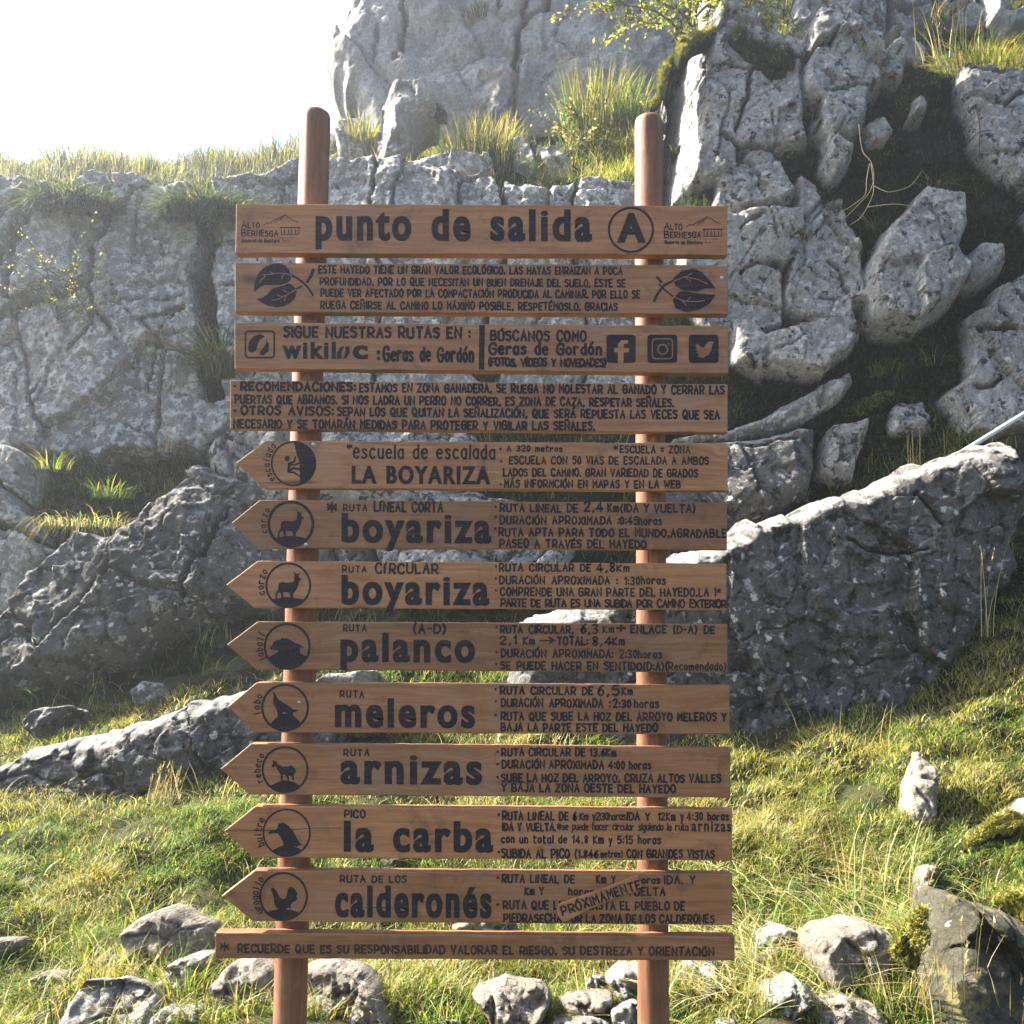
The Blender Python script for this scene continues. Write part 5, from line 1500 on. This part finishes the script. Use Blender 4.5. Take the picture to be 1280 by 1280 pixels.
g = Blades()   # dry pale grass along the skyline
P, Nn = sample_ground(24000, 9.6, 11.7, -250, 470, 31)
P = P[rng.random(len(P)) < np.clip(.35 + 1.3 * fbm(P, 1.1, 3, 35), .04, 1)]
n = len(P); hh = .30 * np.clip(1 + .8 * fbm(P, 1.3, 3, 33) + .4 * rng.normal(size=n), .25, 2.2)
pc = palette(n, (.3, .1, .7, 1.0, 1.0)); pc = (pc * .45 + .55 * pc.mean(1, keepdims=True)) * .7
g.add(P, hh, .007 * (.6 + .8 * rng.random(n)), rng.normal(0, 1.6, n), .7 * rng.random(n), .2, pc, segs=3)
tag(g.build('skyline_grass', M['grass']), 'pale dry grass fringe along the left skyline above the crag', 'grass', kind='stuff')

# moss cushions on the rocks
def moss(label, poly, D, seed, T=.10, lean=.5, yellow=.3, n=9000, h=.024, back=.12):
    o = rock('moss_cushion', poly, M['moss_base'], D=D, T=T, lean=lean, seed=seed, rough=.03, facet=.2, fuzz='m', back=back)
    _, S = ROCK_SURF.pop()
    k = rng.integers(len(S), size=n)
    P = S[k] + rng.normal(0, .008, (n, 3))
    fz = Blades()
    fz.add(P, h * (.5 + rng.random(n)), .006, rng.random(n) * 6.28, 1.0, .2, palette(n, (.5 * min(1, yellow * 3), yellow * 3, yellow, .6, 3.5 * (1 - yellow) ** 2)), segs=2)
    f = fz.build('moss_fuzz', M['moss'], None, (0, 0, 0))
    f.parent = o; f.location = -o.location
    return tag(o, label, 'moss')
moss('dark moss cushion draped between the two top blocks of the right crag', Q(740, 0, 4.267, [(710,230),(760,200),(800,235),(900,250),(1000,270),(1060,300),(1085,340),(1075,400),(1040,440),(960,440),(900,410),(840,370),(800,300),(740,260)]), 9.0, 201, yellow=.03, lean=.3, T=.09, n=16000, h=.04, back=.03)
moss('bright yellow moss along the sunlit top of the tallest right block', Q(740, 0, 4.267, [(440,300),(480,262),(540,235),(600,195),(680,185),(730,190),(770,210),(700,240),(620,250),(560,270),(530,300),(500,350),(460,350)]), 9.05, 202, yellow=.8, lean=.8, T=.1)
moss('yellow moss hanging on the left shoulder of the tallest right block', Q(740, 0, 4.267, [(340,430),(380,380),(430,310),(455,330),(420,400),(390,480),(360,560),(310,600),(300,560),(340,500)]), 9.0, 203, yellow=.75, lean=.4, T=.1)
moss('round dark moss clump in the middle of the right crag', [(1062,175),(1078,148),(1105,148),(1120,170),(1122,195),(1100,218),(1078,222),(1062,200)], 9.1, 204, yellow=.05)
moss('dark green moss hollow under the sunny grass ledge at the right', [(1112,92),(1150,92),(1175,100),(1170,125),(1150,150),(1130,160),(1112,140)], 9.2, 205, yellow=.1)
moss('small dark moss knob at a crack of the right crag', [(958,414),(970,408),(983,416),(984,430),(970,436),(958,430)], 8.62, 206, n=1200, T=.1, yellow=.1)
moss('flat green moss strip on the ledge above the dark wedge of rock', W6((500,320),(560,290),(640,270),(780,262),(760,282),(690,290),(620,325),(560,335)), 8.4, 207, n=2200, T=.1, yellow=.3)
moss('yellow moss stripe on the rock wall above the top board', [(500,246),(530,238),(575,236),(612,240),(600,250),(540,252)], 10.2, 208, n=1800, T=.08, yellow=.8, h=.03)
moss('dark moss cap on the tilted rock behind the left post', [(513,129),(530,124),(545,130),(558,140),(560,152),(545,150),(530,142)], 11.7, 209, n=1500, yellow=.15, T=.12)
moss('orange yellow moss patch on the left edge of the mossy corner boulder', R7((795,1000),(850,900),(890,850),(915,870),(890,920),(920,960),(890,1000),(905,1050),(885,1090),(840,1060),(810,1060)), 3.38, 210, n=4500, T=.03, yellow=1.0, h=.02, lean=.2, back=.02)
moss('golden moss mound at the right frame edge above the corner boulder', R7((1130,855),(1170,830),(1230,810),(1320,800),(1330,930),(1260,940),(1200,880)), 4.15, 211, n=4500, T=.08, yellow=1.0, h=.03)
moss('yellow moss hummock in the sunny grass right of the boards', R7((300,360),(380,300),(440,265),(560,268),(660,275),(740,300),(700,340),(620,350),(560,390),(440,380),(400,420),(340,400)), 6.1, 212, n=6000, T=.12, yellow=.7, h=.035, lean=.9)
moss('orange moss patch beside the bright white stone at the right edge', R7((1040,640),(1100,600),(1160,560),(1200,520),(1260,530),(1265,590),(1220,610),(1160,620),(1080,660)), 4.9, 213, n=4000, T=.07, yellow=1.0, h=.03, lean=1.0)

# individual tufts
def tuft(label, px, py, D, hpx, n, spread, wts, w=.006, bend=.45, droop=.12, seeds=False, name='grass_tuft', cat='grass tuft', group=None, az=None, mat='grass'):
    c = at(px, py, D)
    h = hpx / FPX * D
    a = rng.random(n) * 6.28
    r_ = np.sqrt(rng.random(n)) * spread
    P = c + np.c_[np.cos(a) * r_, np.sin(a) * r_ * .8, np.full(n, -.03)]
    g = Blades()
    aa = a + rng.normal(0, .6, n) if az is None else az + rng.normal(0, .5, n)
    H_, B_, O_ = h * (.55 + .5 * rng.random(n)), bend * (.3 + rng.random(n)), droop * (.5 + rng.random(n))
    g.add(P, H_, w * (.7 + .6 * rng.random(n)), aa, B_, O_, palette(n, wts), segs=4)
    o = g.build(name, M[mat], None, c)
    if seeds:
        s = Blades(); m_ = max(4, n // 3)
        t_ = rng.uniform(.82, .98, (m_, 6))[..., None]
        H1, B1, O1 = [q_[:m_, None, None] for q_ in (H_, B_, O_)]
        dv = np.c_[np.cos(aa[:m_]), np.sin(aa[:m_]), np.zeros(m_)][:, None, :]
        q = (P[:m_, None, :] + dv * (H1 * B1 * t_ ** 1.7) + np.array((0, 0, 1.0)) * (H1 * (t_ - O1 * t_ * t_))).reshape(-1, 3)
        s.add(q, .022, .006, rng.random(len(q)) * 6.28, .5, 0, palette(len(q), (0, .2, 1, 0, 0)), segs=2)
        f = s.build('seed_head', M['straw'], None, (0, 0, 0)); f.parent = o; f.location = -o.location
    return tag(o, label, cat, group)
S_, G_, Y_, D_ = (0, .2, 1.6, .1, 0), (1.4, .5, .2, .5, .1), (.7, 1.5, .4, .3, 0), (.3, .1, .4, .8, 1.4)
tuft('bundle of straight dry straw stalks in front of the left rock ridge', 200, 1022, 5.75, 80, 60, .10, S_, w=.005, bend=.3, az=0.6, seeds=True, mat='straw')
tuft('thin dry weeds left of the vulture board in front of the ridge', 262, 1022, 5.9, 95, 50, .22, (.3,.2,1,.8,.6), bend=.6)
tuft('tall yellow green grass clump on the ledge beside the right post top', 745, 165, 11.6, 95, 420, .42, Y_, w=.012, bend=.4)
tuft('green grass clump just right of the tall ledge clump', 790, 150, 11.4, 60, 160, .25, G_, w=.012)
tuft('brown dead bush grass hanging over the low rocks above the top board', 600, 214, 10.6, 72, 1100, .36, (0,.02,.5,.8,2.4), w=.007, bend=.5)
tuft('beige dry grass behind the dead bush grass on the ledge', 620, 178, 11.9, 40, 160, .35, S_, w=.008)
tuft('light green grass tuft left of the tilted rock behind the left post', 452, 185, 12.0, 50, 170, .22, Y_, w=.012)
tuft('grass tuft growing from the top crack of the tall pale cliff', 601, 26, 13.4, 34, 200, .22, D_, w=.012, bend=.7, droop=.5)
tuft('sunlit grass tuft on top of the right crag blocks', 1085, 88, 9.1, 40, 170, .26, Y_, w=.008)
tuft('big bright yellow grass mound on the ledge at the upper right', 1225, 95, 9.3, 55, 900, .42, Y_, w=.007, bend=.8, droop=.45)
tuft('dry stalks rising behind the bright grass mound at the upper right', 1185, 68, 9.5, 85, 26, .35, S_, w=.006, bend=.35, mat='straw')
tuft('small green fern like tuft at the left edge of the top board', 279, 300, 9.2, 40, 70, .08, G_, w=.010)
tuft('bright green tuft on the shaded left ledge', 140, 618, 8.2, 40, 90, .18, (1.6,.9,.1,0,0), w=.010, bend=1.0, droop=.5)
tuft('pale tuft on the edge of the left ledge beside the bright green one', 68, 583, 8.3, 35, 70, .16, Y_, w=.008, bend=.9, droop=.4)
tuft('pale stalks on the shaded ledge under the left crag', 207, 560, 8.5, 55, 9, .1, S_, w=.006, bend=.2, mat='straw')
tuft('bright green tuft between big tan boulder and mossy corner boulder', 1103, 1262, 3.62, 75, 150, .07, (1.8,.6,.1,.2,0), w=.005)
tuft('bright green tuft in front of the white flat topped block', 222, 1240, 3.75, 75, 110, .10, (1.6,.9,.1,.2,0), w=.005, bend=.7)
tuft('thin long grass at the foot of the left post', 318, 1290, 3.5, 95, 70, .12, (1,.8,.5,.3,0), w=.004, bend=.9, droop=.3)
tuft('tall dry stalks in front of the mossy corner boulder', 1190, 1300, 3.45, 190, 22, .10, S_, w=.0035, bend=.25, seeds=True, mat='straw')
tuft('seed headed stalks at the bottom right corner', 1262, 1300, 3.4, 130, 16, .09, S_, w=.0035, bend=.25, seeds=True, mat='straw')
tuft('straw coloured clump left of the mossy corner boulder', 1128, 1280, 3.6, 130, 60, .08, S_, w=.004, bend=.35, mat='straw')
tuft('tall dry blades in the sunny grass before the standing stone', 1075, 1105, 4.55, 120, 36, .35, S_, w=.004, bend=.4, mat='straw')
tuft('thin stalks crossing the dark slab at its lower right', 1225, 790, 6.6, 130, 12, .25, S_, w=.005, bend=.3, seeds=True, mat='straw')
tuft('long stalk cluster in the shaded grass under the slab', 1065, 935, 5.9, 80, 22, .35, (.4,.5,1,.4,.2), w=.005, bend=.6, mat='straw')
tuft('pale dead stalks in front of the small squarish stone', 1142, 592, 7.9, 85, 7, .06, S_, w=.007, bend=.08, mat='straw')
tuft('pale grass stalks seen between the lower boards', 640, 950, 5.6, 70, 40, .4, S_, w=.005, bend=.4, mat='straw')
tuft('white green leafy rosette weed right of the large brown boulder', 520, 1290, 3.62, 60, 40, .10, G_, w=.022, bend=1.1, droop=.5)
tuft('green weed clump between the tan boulder and the brown boulder', 560, 1285, 3.7, 80, 110, .16, (1.5,.9,.3,.2,0), w=.005, bend=.6)
tuft('dark rough shrub grass in the cleft at the right of the left crag', 276, 470, 8.75, 110, 700, .16, D_, w=.008, bend=.9, droop=.7)
tuft('dark grass fringe hanging over the top of the left crag', 95, 266, 9.15, 66, 1900, .36, (.1,.02,.1,.6,2.4), w=.010, bend=.9, droop=.9)
tuft('dark grass mat hanging over the right top of the left crag', 262, 274, 9.15, 62, 1900, .42, (.1,.02,.1,.6,2.4), w=.010, bend=.9, droop=.9)
tuft('dark green fern like tuft in the black hollow under the arching dead stems', 1100, 300, 8.8, 50, 160, .12, (1.2,.1,.2,.9,1.2), w=.009, bend=.9, droop=.7)
tuft('drooping dark tuft at the left side of the big pale upper right block', 1168, 240, 8.95, 55, 160, .14, (.7,.1,.3,1,1.4), w=.008, bend=.9, droop=.8)
tuft('thin green tuft on the dark slope above the small squarish stone', 1105, 470, 8.45, 40, 140, .2, (1.2,.2,.3,1,.8), w=.007, bend=.8, droop=.5)
tuft('mossy green tuft below the middle blocks of the right crag', 1030, 500, 8.4, 34, 120, .16, (1.2,.2,.2,1,.8), w=.007, bend=.8, droop=.5)
tuft('brown dry tuft hanging beside the lower right pale block', 1165, 455, 8.5, 45, 120, .12, (.2,.1,.8,1,.8), w=.007, bend=.9, droop=.8)
tuft('brown hanging grass curtain below the left ledge', 110, 655, 8.0, 60, 420, .42, (.2,.1,.9,1,.7), w=.006, bend=.8, droop=1.2)

for k_, (lb, x_, y_, h_, n_) in enumerate([
  ('low grey scrub on the left skyline nearest the left frame edge', 18, 226, 34, 500), ('tall pale scrub bush rising highest on the far left skyline', 102, 222, 52, 900),
  ('rounded grey green scrub in the middle of the left skyline', 178, 224, 34, 600), ('spiky dry scrub on the skyline above the left end of the top board', 292, 220, 36, 600),
  ('thin tall scrub on the skyline just left of the left post', 356, 212, 48, 420)]):
    tuft(lb, x_, y_, 12.2 + .3 * (k_ % 2), h_, n_, .5, (.25, .15, .7, 1.4, .9), w=.009, bend=.7, droop=.2, name='scrub', cat='scrub')

# fallen dry stems in the foreground, one mass of litter
g = Blades()
n = 420
P, _n = sample_ground(n, 0, 1.2, 820, 1250, 77); P[:, 2] += .05
az = rng.normal(2.6, .7, n)
g.add(P, .10, .0045, az, 3.2 * (.5 + rng.random(n)), .6, palette(n, S_), segs=4)
P, _n = sample_ground(260, 0, 2, -50, 800, 78); P[:, 2] += .04
g.add(P, .12, .004, rng.random(260) * 6.28, 2.0 * rng.random(260), .4, palette(260, S_), segs=4)
tag(g.build('straw_litter', M['straw']), 'fallen dry stems lying criss-cross over stones and grass', 'litter', kind='stuff')

# leaves on twigs
def tube(bm_V, bm_F, pts, r0, r1, n=7):
    pts = np.asarray(pts, float); b = len(bm_V)
    for k, p in enumerate(pts):
        d = pts[min(k + 1, len(pts) - 1)] - pts[max(k - 1, 0)]; d /= np.linalg.norm(d) + 1e-9
        a = np.cross(d, (0.3, 0.5, 0.81)); a /= np.linalg.norm(a) + 1e-9; c = np.cross(d, a)
        r = r0 + (r1 - r0) * k / (len(pts) - 1)
        for j in range(n):
            t = 2 * math.pi * j / n
            bm_V.append(p + r * (math.cos(t) * a + math.sin(t) * c))
    for k in range(len(pts) - 1):
        for j in range(n):
            bm_F.append((b + k*n + j, b + k*n + (j+1) % n, b + (k+1)*n + (j+1) % n, b + (k+1)*n + j))
    bm_F.append(tuple(b + (len(pts)-1)*n + j for j in range(n)))

def leaves(P, size, cols):
    n = len(P)
    a = rng.normal(size=(n, 3)); a /= np.linalg.norm(a, axis=1, keepdims=True)
    b = np.cross(a, rng.normal(size=(n, 3))); b /= np.linalg.norm(b, axis=1, keepdims=True)
    s = size * (.6 + .8 * rng.random((n, 1)))
    V = np.stack([P - a*s*.6, P - b*s*.38 + a*s*.05, P + a*s*.7, P + b*s*.38 + a*s*.05], 1).reshape(-1, 3)
    k = np.arange(n)[:, None] * 4
    return V, np.concatenate([k + np.array([0, 1, 2]), k + np.array([0, 2, 3])]), np.repeat(cols, 4, 0)

def branchy(root_px, D, limbs, name, label, cat, leafn, leafsize, wts, rad=.03, parts=('branch', 'foliage'), spread=.10):
    """limbs: polylines in photo pixels with a depth offset at each point"""
    base = at(*root_px, D)
    root = empty(name, base); tag(root, label, cat)
    V, F, T_ = [], [], []
    for i, lm in enumerate(limbs):
        pts = np.array([at(x, y, D + o) for x, y, o in lm])
        pts = catmull(pts, len(pts) * 4, 0); pts = pts + fbm(pts, 6, 2, 60 + i)[:, None] * .015
        r = rad if i == 0 else rad * .5
        tube(V, F, pts, r, r * .25)
        for q in range(12):
            k = rng.integers(len(pts) // 4, len(pts)); s0 = pts[k]
            e = s0 + rng.normal(0, 1, 3) * np.array((.22, .2, .16)) * (.6 + rng.random()) + np.array((0, 0, -.02))
            tw = np.array([s0, (s0 + e) / 2 + rng.normal(0, .02, 3), e]); tube(V, F, tw, r * .42, max(.0018, r * .16), 5)
            T_.append(tw)
    o = mesh_obj(parts[0], np.array(V), F, M['bark'], root, base)
    tt = rng.integers(len(T_), size=leafn); u = rng.random(leafn)[:, None]
    A = np.array(T_)
    P = np.where(u < .5, A[tt, 0] + (A[tt, 1] - A[tt, 0]) * u * 2, A[tt, 1] + (A[tt, 2] - A[tt, 1]) * (u * 2 - 1)) + rng.normal(0, spread * .35, (leafn, 3))
    lv, lf, lc = leaves(P, leafsize, palette(leafn, wts))
    mesh_obj(parts[1], lv, lf, M['leaf'], root, base, smooth=False, color=lc)
    return root

branchy((866, 62), 9.6, [
  [(866, 64, 0), (868, 30, .05), (872, -10, .1), (890, -70, 0), (900, -140, .1)],
  [(868, 34, .05), (845, 12, -.1), (810, -4, -.2), (765, -8, -.3), (735, -20, -.3)],
  [(866, 44, .03), (850, 40, -.1), (825, 16, -.3), (790, 8, -.35), (760, 6, -.4)],
  [(870, 20, .05), (888, 4, -.1), (920, -6, -.2), (960, 6, -.3), (990, 14, -.3)],
  [(872, 0, .1), (900, -30, -.1), (950, -50, -.2), (1010, -60, -.2)],
  [(872, -10, .1), (840, -50, 0), (790, -80, -.1), (740, -90, -.2)],
  [(884, 8, .1), (915, 14, -.1), (945, 30, -.2), (965, 44, -.2)],
 ], 'tree', 'thin leaning tree with backlit yellow green leaves at the top edge', 'tree', 4200, .038, (.6, 2.0, .1, .4, 0), parts=('trunk', 'crown'))

branchy((725, 172), 11.4, [
  [(728, 176, 0), (722, 150, 0), (715, 130, -.1)], [(728, 176, 0), (740, 150, 0), (748, 132, -.1)], [(728, 176, 0), (705, 162, -.1), (695, 152, -.1)], [(728, 176, 0), (752, 165, -.1), (768, 155, 0)],
 ], 'leafy_shrub', 'small reddish leaved shrub under the tall grass clump on the ledge', 'shrub', 420, .035, (.3, 1.0, 1.0, .6, .2), rad=.014, spread=.05)

branchy((75, 398), 8.75, [
  [(72, 400, 0), (70, 375, -.05), (60, 345, -.1), (50, 325, -.1)], [(72, 400, 0), (85, 370, -.05), (92, 345, -.1), (95, 322, -.1)], [(72, 400, 0), (100, 380, -.1), (118, 350, -.1), (125, 332, -.1)],
  [(72, 400, 0), (60, 380, -.1), (42, 360, -.1)], [(72, 400, 0), (88, 385, -.15), (110, 378, -.1)],
 ], 'flowering_plant', 'spindly pale flowering plant growing from the left crag', 'plant', 900, .02, (.6, .5, .9, .6, 0), rad=.011, parts=('stem', 'flower_cluster'), spread=.04)

# arched dead stems on the right crag
def stems(label, name, cat, D, lines, rad, mat='straw', tint=STRAW):
    V, F = [], []
    for ln in lines:
        pts = np.array([at(x, y, D + o) for x, y, o in ln]); pts = catmull(pts, len(pts) * 5, 0)
        tube(V, F, pts, rad, rad * .4, 6)
    V = np.array(V); c = V.mean(0); c[2] = V[:, 2].min()
    return tag(mesh_obj(name, V, F, M[mat], None, c, color=np.repeat((tint * 1.3)[None], len(V), 0)), label, cat)
stems('arching pale dead stems hanging in the dark hollow of the right crag', 'dead_stems', 'plant', 8.6, [
  W5 and [(x, y, o) for (x, y), o in zip(W5((730,415),(735,470),(745,510),(770,540),(780,590),(765,640),(730,680),(690,720),(650,735)), (0,0,-.05,-.1,-.15,-.2,-.2,-.15,-.1))],
  [(x, y, o) for (x, y), o in zip(W5((765,545),(755,600),(750,650),(700,690),(660,710)), (-.1,-.1,-.15,-.1,0))],
  [(x, y, o) for (x, y), o in zip(W5((770,545),(778,640),(740,720),(700,750)), (-.1,-.2,-.2,-.1))],
  [(x, y, o) for (x, y), o in zip(W5((760,690),(850,680),(930,690),(990,695)), (0,-.1,-.1,0))],
  [(x, y, o) for (x, y), o in zip(W5((780,620),(830,640),(900,620),(940,570)), (0,-.1,-.1,0))],
  ], .0045)
stems('dark thin bramble stem in front of the upper right rock', 'bramble', 'plant', 8.75, [
  [(x, y, o) for (x, y), o in zip(Z6((985,640),(1000,720),(1010,800),(1005,900),(1010,1000)), (0,-.05,-.1,-.1,0))],
  [(x, y, o) for (x, y), o in zip(Z6((940,880),(970,840),(1020,810),(1090,800)), (0,-.05,-.1,-.1))],
  ], .006, tint=np.array((.05, .035, .03)))
# the leaning pole
V, F = [], []
a_ = at(1178, 580, 7.05); b_ = at(1340, 481, 8.0)
tube(V, F, [a_ + (b_ - a_) * t for t in np.linspace(0, 1, 8)], .017, .021, 10)
o = mesh_obj('pole', np.array(V), F, M['pole'], None, a_)
tag(o, 'straight whitish bare pole leaning up from the top of the dark slab', 'pole')

# ------------------------------------------------------------------ the bright autumn air against the sun
mt = bpy.data.materials.new('haze'); mt.use_nodes = True
hn = mt.node_tree.nodes; hn.clear()
ho = hn.new('ShaderNodeOutputMaterial'); hv = hn.new('ShaderNodeVolumePrincipled')
hv.inputs['Color'].default_value = (0.86, 0.92, 1.0, 1)
hv.inputs['Density'].default_value = 0.006
hv.inputs['Anisotropy'].default_value = 0.8
mt.node_tree.links.new(hv.outputs[0], ho.inputs['Volume'])
x0, x1, y0, y1, z0, z1 = -95, 95, -60, 45, -14, 26
V = [(x, y, z) for z in (z0, z1) for y in (y0, y1) for x in (x0, x1)]
o = mesh_obj('haze', V, [(0, 2, 3, 1), (4, 5, 7, 6), (0, 1, 5, 4), (2, 6, 7, 3), (0, 4, 6, 2), (1, 3, 7, 5)], mt, smooth=False)
tag(o, 'thin bright haze in the backlit air', 'haze', kind='stuff')
